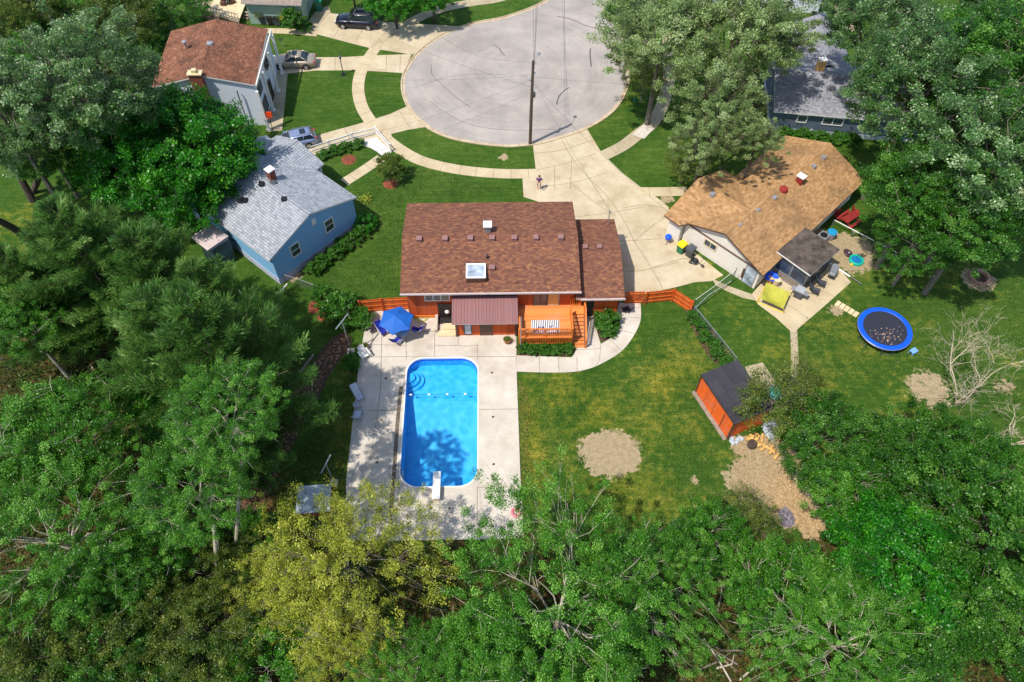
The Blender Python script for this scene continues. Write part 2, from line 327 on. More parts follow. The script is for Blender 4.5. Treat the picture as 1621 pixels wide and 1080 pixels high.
# ------------------------------------------------------------------ ground, paving, street
def px(l,z=0): return [tuple(P(a,b,z))[:2] for a,b in l]
def smooth(pts,n=5,closed=False):
    pts=[Vector((p[0],p[1])) for p in pts]; k=len(pts); out=[]
    for i in range(k if closed else k-1):
        g=lambda j: pts[j%k] if closed else pts[max(0,min(k-1,j))]
        p0,p1,p2,p3=g(i-1),g(i),g(i+1),g(i+2)
        for t in np.linspace(0,1,n,endpoint=False):
            out.append(.5*((2*p1)+(p2-p0)*t+(2*p0-5*p1+4*p2-p3)*t*t+(3*p1-p0-3*p2+p3)*t**3))
    if not closed: out.append(pts[-1])
    return [tuple(p) for p in out]
def offset(path,w):
    out=[]; k=len(path)
    for i,p in enumerate(path):
        a=Vector(path[max(i-1,0)]); b=Vector(path[min(i+1,k-1)]); d=(b-a).normalized(); out.append((p[0]-d.y*w,p[1]+d.x*w))
    return out
def tess(poly,z,holes=()):
    pl=[[Vector((x,y,0)) for x,y in poly]]+[[Vector((x,y,0)) for x,y in h] for h in holes]
    flat=[v for q in pl for v in q]; tri=geometry.tessellate_polygon(pl)
    res=[]
    for t in tri:
        a=[flat[i] for i in t]
        if (a[1]-a[0]).cross(a[2]-a[0]).z<0: a=a[::-1]
        res.append([(v.x,v.y,z) for v in a])
    return res
def slab(bd,poly,z,holes=(),mi=0):
    for t in tess(poly,z,holes): bd.face(t,mi)
    for q in (poly,)+tuple(holes):
        for i in range(len(q)):
            a=q[i];b=q[(i+1)%len(q)]; bd.face([(a[0],a[1],-.05),(b[0],b[1],-.05),(b[0],b[1],z),(a[0],a[1],z)],mi)
def line(bd,pts,w,z,mi=1):
    a=offset(pts,w/2); b=offset(pts,-w/2)
    for i in range(len(pts)-1): bd.face([a[i]+(z,),b[i]+(z,),b[i+1]+(z,),a[i+1]+(z,)][::-1] if False else [b[i]+(z,),b[i+1]+(z,),a[i+1]+(z,),a[i]+(z,)],mi)
def ribbon(name,path,width,mat,z=.03,joint=1.5):
    bd=B(); a=offset(path,width/2); b=offset(path,-width/2); slab(bd,a+b[::-1],z)
    acc=0
    for i in range(len(path)-1):
        acc+=(Vector(path[i+1])-Vector(path[i])).length
        if acc>joint: acc=0; line(bd,[a[i],b[i]],.04,z+.004)
    return tag(bd.build(name,[mat,M['joint']]),kind='structure')
# pool outline
PX0,PX1,PY0,PY1=-7.35,-1.66,23.46,34.76
def rrect(x0,y0,x1,y1,r,n=7):
    o=[]
    for cx,cy,a0 in ((x1-r,y1-r,0),(x0+r,y1-r,90),(x0+r,y0+r,180),(x1-r,y0+r,270)):
        for i in range(n+1): a=R(a0+90*i/n); o.append((cx+r*math.cos(a),cy+r*math.sin(a)))
    return o
# ground grid with material masks
xs=np.unique(np.r_[-3000,-900,-300,-120,np.arange(-62,62.01,.4),120,300,900,3000]); ys=np.unique(np.r_[-2000,-500,-100,-20,np.arange(0,110.01,.4),160,300,900,4000])
X,Y=np.meshgrid(xs,ys); nx,ny=len(xs),len(ys)
me=bpy.data.meshes.new('ground'); V=np.stack([X.ravel(),Y.ravel(),np.zeros(X.size)],1)
ii,jj=np.meshgrid(np.arange(nx-1),np.arange(ny-1)); q=(jj*nx+ii).ravel(); F=np.stack([q,q+1,q+nx+1,q+nx],1)
cxy=(V[F[:,0]]+V[F[:,2]])/2; keep=~((cxy[:,0]>PX0-.6)&(cxy[:,0]<PX1+.6)&(cxy[:,1]>PY0-.6)&(cxy[:,1]<PY1+.6)); F=F[keep]
me.vertices.add(len(V)); me.vertices.foreach_set('co',V.ravel().astype('f')); me.loops.add(F.size); me.loops.foreach_set('vertex_index',F.ravel().astype('i'))
me.polygons.add(len(F)); me.polygons.foreach_set('loop_start',np.arange(0,F.size,4,dtype='i')); me.update(calc_edges=True); me.validate()
def blob(lst,soft=.35):
    out=np.zeros(len(V))
    for (a,b,ra,rb,rot,*amp) in lst:
        c=P(a,b); s_=dep(c)/FPX; ra*=s_; rb*=s_*1.25; th=R(rot)
        dx=V[:,0]-c.x; dy=V[:,1]-c.y; u=dx*math.cos(th)+dy*math.sin(th); v=-dx*math.sin(th)+dy*math.cos(th)
        d=np.sqrt((u/ra)**2+(v/rb)**2); out=np.maximum(out,np.clip(.5+(1-d)/soft*.5,0,1)*(amp[0] if amp else 1))
    return out
soil=blob([(965,718,50,34,0),(1222,720,52,26,-20),(1205,760,58,34,0),(1248,790,46,40,-40),(1282,820,28,26,0),(1470,615,44,34,20,.66),(1480,628,16,12,20,.8),(1590,612,26,16,0,.6),(1550,443,27,19,0),(1345,400,42,36,-40,.9),(1300,378,16,20,0),
 (797,249,8,6,0),(1100,760,9,8,0,.8),(1175,705,20,14,0),(1325,492,18,10,0,.7),(8,412,12,26,0,.8),(70,385,34,8,0,.7),(1560,345,60,8,-10,.6),(1230,470,40,20,0,.6),(455,432,26,12,-30,.9),(520,505,14,8,0,.7),(1190,420,14,8,0,.5),(1055,315,14,9,0,.8),(640,1030,10,10,0)],.5)
strawm=blob([(1268,795,50,50,0),(1215,696,36,16,-30),(455,432,30,15,0),(1300,800,60,60,0)],.8)
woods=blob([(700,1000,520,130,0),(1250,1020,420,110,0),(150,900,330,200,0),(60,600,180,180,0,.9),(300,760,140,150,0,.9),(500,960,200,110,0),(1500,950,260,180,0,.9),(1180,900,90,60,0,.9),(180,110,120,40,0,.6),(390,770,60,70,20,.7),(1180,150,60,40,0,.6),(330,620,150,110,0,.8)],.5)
dry=blob([(1000,680,200,150,0,.55),(940,660,70,60,0,.85),(890,620,50,50,0,.8),(1060,600,40,70,-35,.85),(845,700,20,120,0,.85),(1150,500,60,50,0,.55),(1010,560,60,50,0,.45),(1350,560,200,160,0,.5),(540,700,30,110,10,.7),(1500,430,120,40,0,.6),(1250,560,60,40,0,.6),(980,780,120,50,0,.75),(1000,150,30,60,0,.7),(420,780,30,60,0,.7),(1100,420,40,30,0,.6),(20,360,60,40,0,.7)],1.1)
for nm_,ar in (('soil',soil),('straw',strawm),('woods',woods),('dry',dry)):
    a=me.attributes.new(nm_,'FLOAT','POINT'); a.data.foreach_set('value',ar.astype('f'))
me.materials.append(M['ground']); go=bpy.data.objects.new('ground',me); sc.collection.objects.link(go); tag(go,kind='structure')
# street (cul-de-sac) + kerb
rl=[(870,1),(842,15),(798,30),(748,40),(703,57),(668,82),(649,105),(641,128),(643,152),(656,178),(678,199),(703,212),(728,219.5),(759,225),(787,228),(814,229),(856,224),(884,216),(920,204),(953,186),(975,165),(988,140),(991,115),(986,85),(982,55),(990,20),(1010,-10),(1040,-60)]
road=smooth(px(rl),5); rtop=px([(1040,-160),(960,-160),(930,-60),(900,-20)])
bd=B(); slab(bd,road+rtop,.012)
cr=lambda l,w=.06: line(bd,smooth(px(l),4),w,.018)
cr([(782,71),(790,77),(794,83),(799,88)],.09);cr([(881,26),(905,31),(925,40),(947,46)],.1);cr([(950,36),(949,42),(946,48)],.16);cr([(935,77),(934,86),(935,97),(936,106)],.12);cr([(901,139),(893,144),(885,153),(881,166)],.12)
cr([(683,103),(684,118),(697,132),(712,145),(728,159),(745,170)],.05);cr([(680,160),(700,175),(740,196),(800,206),(880,205)],.04);cr([(700,60),(760,90),(850,100)],.03);cr([(655,140),(720,120),(800,118)],.03)
tag(bd.build('road',[M['road'],M['tar']]),kind='structure')
bd=B(); o1=offset(road,.0); o2=offset(road,-.42) ; o3=offset(road,-.28)
# decide outward side
cc=Vector((1.9,73)); 
if (Vector(o2[60])-cc).length<(Vector(o1[60])-cc).length: o2=offset(road,.42); o3=offset(road,.28)
for i in range(len(road)-1):
    a,b,c,d=o1[i],o1[i+1],o3[i+1],o3[i]; bd.face([a+(.02,),b+(.02,),c+(.028,),d+(.028,)])
    e,f=o2[i],o2[i+1]; bd.face([d+(.028,),c+(.028,),c+(.11,),d+(.11,)]); bd.face([d+(.11,),c+(.11,),f+(.1,),e+(.1,)]); bd.face([e+(.1,),f+(.1,),f+(0,),e+(0,)])
    if i%4==0: line(bd,[o1[i],o2[i]],.03,.115)
tag(bd.build('kerb',[M['kerb'],M['joint']]),kind='structure')
# sidewalks
swA=smooth(px([(594,77),(574,108),(567,138),(572,167),(585,190),(600,208),(617,225),(640,241),(665,254),(700,264),(745,271.5),(800,275.5),(849,275)]),6)
ribbon('sidewalk',swA,1.3,M['walk'],.034)
ribbon('sidewalk',smooth(px([(640,42),(665,28),(700,14),(745,5),(790,-2),(840,-20)]),5),1.4,M['oldwalk'],.034)
ribbon('sidewalk',smooth(px([(955,247),(985,232),(1010,213),(1033,195),(1048,168),(1056,140),(1060,110),(1058,70),(1060,20)]),5),1.35,M['oldwalk'],.034)
bd=B(); slab(bd,px([(1001,214),(1018,198),(1036,203),(1020,220)]),.04); tag(bd.build('sidewalk',M['patio']),kind='structure')
ribbon('path',smooth(px([(545,289),(575,270),(604,250)]),4),1.15,M['walk'],.03,1.6)
ribbon('path',smooth(px([(1256,520),(1258,560),(1258,605)]),4),.6,M['oldwalk'],.025)
ribbon('path',smooth(px([(418,49),(460,50),(503,54)]),4),1.0,M['walk'],.03)
ribbon('path',smooth(px([(445,112),(441,150),(435,208)]),4),1.5,M['oldwalk'],.03)
ribbon('path',smooth(px([(1010,304),(1050,304),(1088,303)]),4),1.2,M['walk'],.035)
# driveways
def drive(name,poly,mat,z,joints=(),w=.05):
    bd=B(); slab(bd,px(poly),z)
    for l in joints: line(bd,smooth(px(l),3),w,z+.004)
    return tag(bd.build(name,[M[mat],M['joint']]),kind='structure')
drive('driveway',[(500,54),(507,38),(523,21),(610,35),(650,38),(700,40),(735,43),(700,57),(668,80),(652,87),(638,84.5),(586,76.5),(545,66)],'drive',.024,[[(536,47),(528,60)],[(575,47),(562,68)],[(612,50),(588,76)],[(640,45),(612,62),(600,78)]])
drive('driveway',[(484,40),(500,18),(520,9),(524,22),(508,38),(500,54),(480,52)],'dgrey' if False else 'oldwalk',.022)
drive('driveway',[(438,96),(496,91),(540,91),(593,88),(652,86),(645,100),(641,116),(563,111.5),(500,112),(438,118)],'drive',.024,[[(531,91),(530,112)],[(484,92),(482,113)],[(612,87),(611,113)],[(634,87),(633,115)]])
drive('driveway',[(462,230),(480,220),(500,215),(540,204),(575,194.5),(617,181),(646,168),(660,184),(682,200),(645,206),(617,213),(600,216),(560,226),(505,243),(478,250)],'drive',.024,[[(504,214),(515,236)],[(545,203),(556,225)],[(577,194),(597,216)],[(631,174),(650,204)]])
drive('driveway',[(843.5,228),(884,217),(929,204),(952,242),(985,274),(1017,299),(1040,313),(1058,328),(1060,340),(1070,375),(1100,400),(1145,436),(1127,445),(1100,447),(1070,455),(1000,470),(930,480),(880,430),(860,322),(829,312),(827,283),(848,282),(848,268)],'drive',.024,
 [[(846,243),(890,238),(938,222)],[(852,296),(905,290),(960,274)],[(848,270),(900,258),(944,243)],[(887,217),(905,250),(930,280),(960,310),(985,345),(1004,383)],[(905,290),(940,320),(975,342)],[(985,330),(1020,325),(1052,330)],[(900,345),(960,338),(1020,328)],[(975,382),(1005,381),(1050,378)],[(1004,383),(1022,410),(1044,447),(1048,457)],[(1004,383),(1030,360),(1052,345)],[(990,430),(1020,428),(1075,415)],[(1034,424),(1080,410),(1095,412)],[(878,262),(878,300)],[(905,250),(903,300)]],.05)
drive('path',[(1127,441),(1150,452),(1190,466),(1196,476),(1176,472),(1150,461),(1133,452)],'oldwalk',.022)
drive('patio',[(1190,466),(1208,445),(1260,400),(1312,414),(1330,428),(1347,447),(1306,484),(1257,526),(1251,524),(1228,503),(1200,482)],'walk',.026,[[(1240,480),(1262,492),(1280,506)],[(1290,455),(1320,470)]],.03)
drive('patio',[(1179,581),(1207,574),(1232,610),(1200,625)],'oldwalk',.02)
# pool patio
pool=rrect(PX0,PY0,PX1,PY1,1.35); cop=rrect(PX0-.1,PY0-.1,PX1+.1,PY1+.1,1.42)
bd=B(); PZ=.06
pat=px([(582,491),(660,488),(760,480),(817,480),(817.5,555),(818,596),(824,759),(829,852),(690,855),(546,856),(548,759),(555,697),(566,596),(569.6,565),(573.4,545)],PZ)
slab(bd,pat,PZ,(cop,))
jl=[[(569,565),(817,564.6)],[(578.5,650.2),(641,649.5)],[(755,648.4),(820,647.6)],[(549,772.6),(632,772)],[(755,771.5),(824,771)],[(643,490),(643,568)],[(755.6,545),(755.6,569)],[(755.6,771),(755,853)],[(632,772),(625,853)],
 [(604,510),(603,600),(598,650),(585,730)],[(688,527),(688,564)],[(727,530),(727,547),(757,547)],[(566,545),(643,547)],[(688,547),(727,547)],[(591,493),(588,565)],[(572,520),(643,522)],[(640,808),(560,808)],[(643,525),(688,525)]]
for l in jl: line(bd,smooth(px(l,PZ),3),.045,PZ+.004)
tag(bd.build('patio',[M['patio'],M['joint']]),kind='structure')
# dirty drain strip beside pool
bd=B(); line(bd,smooth(px([(635,612),(631,650),(627,700),(623,760),(617,830)],PZ),6),.3,PZ+.008,0); bd2=bd
tag(bd.build('drain_strip',[simple('dirty_drain_strip',S(110,98,84),.9,.4,3)]),'rusty brown drain strip set in the concrete along the left side of the pool','drain')
# curved garden path
outer=smooth(px([(818,588.5),(860,590),(900,589.5),(925,586),(950,577),(983,557),(1003,532),(1014,507),(1014,480)]),5)
inner=smooth(px([(977,480),(979,500),(982,520),(972,532),(951,545)]),4)
inn2=smooth(px([(951,545),(945,525),(940,495)]),3)+px([(905,497),(905,530),(912,555)])+smooth(px([(905,566),(870,565),(818,563)]),3)
bd=B(); slab(bd,outer+inner+inn2[1:],.03)
for l in [[(854,564),(854,590)],[(884,565),(885,590)],[(951,546),(949,570),(942,581)],[(908,555),(951,552)],[(965,538),(985,556)],[(979,522),(1010,530)],[(978,502),(1015,504)],[(913,566),(914,589)],[(978,487),(1014,487)]]: line(bd,px(l),.04,.034)
tag(bd.build('path',[M['patio'],M['joint']]),kind='structure')
# planting soil strips / mulch
def sheet(name,poly,mat,z=.01,sm=True,kind='structure',label=None,cat=None):
    bd=B(); slab(bd,smooth(px(poly),4,True) if sm else px(poly),z); return tag(bd.build(name,mat),label,cat,kind=kind)
sheet('mulch_bed',[(545,527),(556,545),(524,590),(498,645),(470,690),(450,730),(420,790),(385,840),(352,830),(372,780),(410,720),(445,650),(480,600),(515,545)],M['mulch'])
sheet('gravel_bed',[(571,217),(600,207),(619,213),(622,238),(606,246),(596,240),(583,233),(570,230)],M['whitestone'],.012)
sheet('garden_soil',[(942,492),(976,490),(980,520),(968,533),(952,541),(944,515)],M['mulch'],.012)
sheet('garden_soil',[(818,541),(906,539),(908,556),(895,564),(860,562),(818,562)],M['mulch'],.012)
sheet('garden_soil',[(1085,494),(1098,490),(1130,525),(1160,575),(1150,583),(1118,560)],M['mulch'],.012)
for c,rx in (((552,253),13),((618,291),9),((1197,255),0)):
    if rx: 
        bd=B(); q=P(*c); bd.lathe([(.0,.12),(.45,.1),(.75,.0)],(q.x,q.y,.005),14); tag(bd.build('mulch_ring',M['redmulch']),'ring of red mulch '+('under the round shrub on the front lawn' if c[0]==618 else 'in the oval lawn behind the white rail fence'),'mulch')
# swimming pool
pt=thing('swimming_pool','rectangular bright blue swimming pool with rounded corners in a concrete patio','pool',((PX0+PX1)/2,(PY0+PY1)/2,0))
bd=B(); k=len(pool)
for i in range(k):
    a,b=cop[i],cop[(i+1)%k]; c,d=pool[(i+1)%k],pool[i]
    bd.face([a+(PZ+.03,),b+(PZ+.03,),c+(PZ+.03,),d+(PZ+.03,)][::-1]); bd.face([a+(-.2,),b+(-.2,),b+(PZ+.03,),a+(PZ+.03,)]); bd.face([d+(-.1,),d+(PZ+.03,),c+(PZ+.03,),c+(-.1,)])
bd.build('coping',M['white'],pt)
bd=B()
def pz(y): t=(PY1-y)/(PY1-PY0); return -1.05-1.5*max(0,min(1,(t-.3)/.45))
low=[(x,y,pz(y)) for x,y in pool]
for i in range(k):
    a,b=pool[i],pool[(i+1)%k]; bd.face([a+(-.1,),b+(-.1,),low[(i+1)%k],low[i]][::-1])
ysn=np.linspace(PY0,PY1,24)
for i in range(23):
    y0,y1=ysn[i],ysn[i+1]; bd.face([(PX0-.1,y0,pz(y0)),(PX1+.1,y0,pz(y0)),(PX1+.1,y1,pz(y1)),(PX0-.1,y1,pz(y1))])
bd.build('shell',M['liner'],pt)
bd=B(); 
for t in tess(pool,-.16): bd.face(t)
bd.build('water',M['water'],pt)
bd=B()
for rx,zz in ((1.3,-.85),(.95,-.6),(.6,-.38)): bd.prism([(PX0+.01+rx*math.sin(math.pi*i/12),33.2+rx*.8*math.cos(math.pi*i/12)) for i in range(13)],zz-.3,zz)
bd.build('steps',M['liner'],pt)
bd=B()
for i in range(k):
    a,b=pool[i],pool[(i+1)%k]; cx_,cy_=(PX0+PX1)/2,(PY0+PY1)/2; sh=lambda p:(p[0]+(.012 if p[0]<cx_ else -.012),p[1]+(.012 if p[1]<cy_ else -.012)); a,b=sh(a),sh(b); bd.face([b+(-.1,),a+(-.1,),a+(-.32,),b+(-.32,)])
bd.build('tile_band',M['royal'],pt)
bd=B(); ry=P(700,623).y; bd.tube([(PX0,ry,-.13),(PX1,ry,-.13)],.012,5)
rp=bd.build('rope',M['navy'],pt)
for fx in (650.5,679,708,736.5):
    q=P(fx,622,-.1); b_=B(); b_.tube([(q.x-.09,ry,-.12),(q.x+.09,ry,-.12)],.065,8); b_.build('float',M['white'],rp)
# diving board, ladder
q0=P(691,797,PZ)
dv=thing('diving_board','white diving board reaching over the near end of the pool','diving board',(q0.x,q0.y,PZ))
b_=B(T((q0.x,q0.y,PZ))); b_.box((-.27,.1,.5),(.27,2.25,.58)); b_.build('board',M['white'],dv)
b_=B(T((q0.x,q0.y,PZ))); b_.box((-.2,.15,0),(.2,.45,.49)); b_.build('stand',M['cream'],dv); b_=B(T((q0.x,q0.y,PZ))); b_.box((-.2,.85,0),(.2,1.0,.49)); b_.build('stand',M['cream'],dv)
q0=P(632,747,PZ)
ld=thing('pool_ladder','chrome pool ladder at the left edge near the deep end','ladder',(PX0,q0.y,PZ))
for s_ in (-.28,.28):
    b_=B(); b_.tube([(PX0-.75,q0.y+s_,PZ),(PX0-.7,q0.y+s_,.6),(PX0-.35,q0.y+s_,.8),(PX0+.05,q0.y+s_,.6),(PX0+.12,q0.y+s_,-.2),(PX0+.12,q0.y+s_,-1.1)],.03,7); b_.build('rail',M['grey'],ld)
b_=B()
for zz in (-.3,-.6,-.9): b_.box((PX0+.06,q0.y-.28,zz),(PX0+.18,q0.y+.28,zz+.04))
b_.build('step',M['white'],ld)
# lane of skimmer lid marks
for i,(a,b) in enumerate(((779,590),(780.5,660),(781.5,735),(682,805),(712,805),(611,599),(604,665),(597,732))):
    q=P(a,b,PZ); b_=B(); b_.lathe([(0,.012),(.09,.012),(.1,0)],(q.x,q.y,PZ),10); tag(b_.build('deck_cap',M['mulch']),'small rusty round cap set in the concrete around the pool','cap','round caps set in the pool patio')
# ------------------------------------------------------------------ buildings
def V2(a,b): return Vector((a,b,0))
def roofslab(b,quad,th=.16,mi=0,side=1):
    n=geometry.normal([Vector(p) for p in quad])
    q=[Vector(p) for p in quad]
    if n.z<0: q=q[::-1]
    b.face(q,mi); lo=[p-Vector((0,0,th)) for p in q]; b.face(lo[::-1],side)
    for i in range(len(q)): j=(i+1)%len(q); b.face([lo[i],lo[j],q[j],q[i]],side)
def gable(parent,M4,L,Wd,he,hr,wallmat,roofmat,trim,ov=.5,ovg=.35,x0=0,found=None,walls=True,z0=0,valley=None):
    """local: ridge along x (0..L), eaves at y=0 and y=Wd"""
    xe=valley or L; b=B(M4); roofslab(b,[(x0,0,he),(xe,0,he),(L,Wd/2,hr),(x0,Wd/2,hr)]); roofslab(b,[(x0,Wd/2,hr),(L,Wd/2,hr),(xe,Wd,he),(x0,Wd,he)])
    b.prism([(x0,Wd/2-.14),(L,Wd/2-.14),(L,Wd/2+.14),(x0,Wd/2+.14)],lambda x,y:hr-.1,lambda x,y:hr+.035-abs(y-Wd/2)*(hr-he)/(Wd/2)*.9,0)
    r=b.build('roof',[roofmat,trim],parent)
    if walls:
        b=B(M4); sl=(hr-he)/(Wd/2); e=-.17
        xa,xb,ya,yb=ovg,xe-(0 if valley else ovg),ov,Wd-ov; ha=he+sl*ov+e; hm=hr+e
        zf=.0 if not found else found[0]
        b.face([(xa,ya,zf),(xb,ya,zf),(xb,ya,ha),(xa,ya,ha)]); b.face([(xb,yb,zf),(xa,yb,zf),(xa,yb,ha),(xb,yb,ha)])
        b.face([(xa,yb,zf),(xa,ya,zf),(xa,ya,ha),(xa,Wd/2,hm),(xa,yb,ha)]); b.face([(xb,ya,zf),(xb,yb,zf),(xb,yb,ha),(xb,Wd/2,hm),(xb,ya,ha)])
        b.build('wall',wallmat,parent)
        if found:
            b=B(M4); b.box((xa-.03,ya-.03,-.1),(xb+.03,yb+.03,zf)); b.build('foundation',found[1],parent)
    return r
def window(parent,M4,w,h,frame,pane,mull=0,sash=False,name='window'):
    """local: x across, z up, facing -y, origin bottom centre on wall plane"""
    t=.09; b=B(M4)
    for a,c in (((-w/2-t,-.05,-t),(-w/2,0.02,h+t)),((w/2,-.05,-t),(w/2+t,.02,h+t)),((-w/2,-.05,-t),(w/2,.02,0)),((-w/2,-.05,h),(w/2,.02,h+t))): b.box(a,c)
    for k_ in range(mull): x=-w/2+w*(k_+1)/(mull+1); b.box((x-.04,-.045,0),(x+.04,.02,h))
    if sash: b.box((-w/2,-.04,h/2-.03),(w/2,.02,h/2+.03))
    o=b.build(name,frame,parent); b=B(M4); b.box((-w/2,-.02,0),(w/2,-.012,h)); b.build('pane',pane,o); return o
def face_m(O,nrm,z=0):  # matrix whose -y looks along nrm
    a=math.atan2(nrm[1],nrm[0])+math.pi/2; return T((O[0],O[1],z),a)
def vents(parent,pts,size,h,mat,nm='roof_vent'):
    for p in pts:
        b=B(T(p)); s=size/2; b.prism([(-s,-s),(s,-s),(s,s),(-s,s)],-.1,h); b.prism([(-s*1.15,-s*1.15),(s*1.15,-s*1.15),(s*1.15,s*1.15),(-s*1.15,s*1.15)],h,h+.05); b.build(nm,mat,parent)
# ---- main house
EX0,EX1,EY0,EY1,EH,RH=-7.78,6.74,38.38,48.5,4.0,5.3
mh=thing('ranch_house','long orange-walled house with a red-brown shingle roof behind the swimming pool','house',(0,43,0))
Mh=T((EX0,EY0,0)); LW=EX1-EX0; WW=EY1-EY0
mroof=gable(mh,Mh,LW,WW,EH,RH,M['orange_diag'],M['shingle_red'],M['gutter'],.6,.35)
b=B(); b.box((EX0-.02,EY0-.1,EH-.17),(EX1+.05,EY0-.003,EH-.02)); b.build('gutter',M['gutter'],mh)
AX0,AX1,AY0,AY1,AH,AR=6.44,10.42,38.42,47.3,3.0,4.15
gable(mh,T((AX0,AY0,0)),AX1-AX0,AY1-AY0,AH,AR,M['orange'],M['shingle_red'],M['gutter'],.5,.3)
b=B(); b.box((AX0+.35,AY0-.1,AH-.17),(AX1+.05,AY0-.003,AH-.02)); b.build('gutter',M['gutter'],mh)
rz=lambda y: EH+(RH-EH)*(1-abs(y-(EY0+EY1)/2)/(WW/2))
def onroof(a,b_,h0=4.8):
    z=h0
    for _ in range(12): q=P(a,b_,z); z=rz(q.y)
    return P(a,b_,z)
vents(mh,[onroof(a,b_) for a,b_ in ((663.6,380.5),(704.5,380),(744.5,379.5),(779,379),(814,378.8),(848,378.5),(887.5,378),(779,426))],.4,.24,M['ventred'])
vents(mh,[P(926,393,4.1),P(948.5,392.7,4.1)],.36,.22,M['ventred'])
q=onroof(772,366); b=B(T(q)); b.box((-.25,-.25,-.3),(.25,.25,.75)); ch=b.build('chimney',M['grey'],mh); b=B(T(q)); b.box((-.36,-.36,.75),(.36,.36,.86)); b.build('cap',M['white'],ch)
q=onroof(753.5,434); b=B(T(q)); b.box((-.78,-.75,-.3),(.78,.75,.36)); sk=b.build('skylight',M['trim'],mh)
b=B(T(q)); 
for a,c in (((-.8,-.77,.36),(.8,-.64,.44)),((-.8,.64,.36),(.8,.77,.44)),((-.8,-.64,.36),(-.67,.64,.44)),((.67,-.64,.36),(.8,.64,.44))): b.box(a,c)
b.build('frame',M['white'],sk); b=B(T(q)); b.box((-.67,-.64,.34),(.67,.64,.40)); b.build('pane',M['skyglass'],sk)
q=onroof(771,409); b=B(T(q)); b.tube([(0,0,-.1),(0,0,.35)],.06,8); b.lathe([(0,.42),(.12,.36),(.12,.3),(0,.3)],n=8); b.build('vent_pipe',M['black'],mh)
q=P(962.5,354,3.4); b=B(T(q)); b.tube([(0,0,-.1),(0,0,1.6)],.045,7); b.tube([(-.15,0,1.5),(.15,0,1.5)],.03,6); b.build('service_mast',M['grey'],mh)
RW=39.0  # rear wall plane y
fm=lambda x,z,y=RW-.02: T((x,y,z))
window(mh,fm(P(691,468,3.2).x,2.35),1.9,.8,M['white'],M['glass'],2)
# stone band / lower wall left
b=B(); b.box((-7.4,38.86,0),(-3.6,38.94,.35)); b.build('sill_band',M['deckrail'],mh)
# sliding door to deck
window(mh,fm(3.55,1.52),1.05,2.0,M['trim'],M['glass'],1,name='sliding_door'); window(mh,fm(4.62,1.52),.85,2.0,M['grey'],M['tan'],0,name='door')
# bump-out under metal awning
b=B(); b.box((-3.45,37.0,0),(1.55,RW+.02,2.45)); b.face([(-3.45,37.0,2.45),(-3.45,RW,2.45),(-3.45,RW,2.9)]); b.build('lean_to_wall',M['orange'],mh)
b=B(); b.box((-3.62,38.75,2.9),(1.62,38.97,3.6)); b.build('eave_shade_band',M['dark'],mh)  # dark box stands in for the eave's shadow on the wall above the awning
b=B(); roofslab(b,[(-3.68,36.35,2.5),(1.66,36.35,2.5),(1.66,38.95,3.12),(-3.68,38.95,3.12)],.07,0,1)
for i in range(24): x=-3.6+i*.226; b.prism([(x-.02,36.36),(x+.02,36.36),(x+.02,38.9),(x-.02,38.9)],lambda x,y:2.5+(y-36.35)*.2385-.02,lambda x,y:2.5+(y-36.35)*.2385+.035)
b.build('awning_roof',[M['metalroof'],M['gutter']],mh)
window(mh,T((-2.45,36.98,.35)),.5,1.4,M['dgrey'],M['skyglass']); window(mh,T((-.95,36.98,.05)),.85,1.95,M['trim'],M['trim'],name='door')
for x in (-3.4,1.5): b=B(); b.box((x-.07,36.85,0),(x+.07,36.98,2.35)); b.build('corner_board',M['trim'],mh)
b=B(); b.box((-4.95,38.2,.02),(-3.6,38.9,.12)); b.box((-4.95,38.84,.1),(-3.62,38.92,1.9)); b.build('basement_door',M['dark'],mh)
b=B(); b.box((-4.8,38.84,0.05),(-3.9,38.82,.9)); 
q=P(708,494,.8); b=B(T(q)); b.lathe([(0,.35),(.16,.3),(.22,.1),(.2,0),(0,0)],n=12); b.build('wall_lamp',M['white'],mh)
# retaining wall and steps beside the lean-to
b=B(); b.box((-5.25,37.3,.02),(-5.02,38.9,.5)); b.build('stair_wall',M['patio'],mh)
b=B(); b.box((-5.0,36.9,.064),(-3.5,37.5,.16)); b.box((-4.55,37.5,.064),(-3.5,38.1,.3)); b.build('stone_step',M['cream'],mh)
# annex rear door recess
b=B(); b.box((7.0,38.86,0.0),(8.05,38.9,2.3)); b.build('side_door',M['dark'],mh)
for x in (1.62,10.1):
    b=B(); b.tube([(x,38.3 if x>5 else 36.4,2.7 if x>5 else 2.4),(x,38.85 if x>5 else 36.93,2.4 if x>5 else 2.2),(x,38.85 if x>5 else 36.93,.1)],.05,6); b.build('downspout',M['trim'],mh)
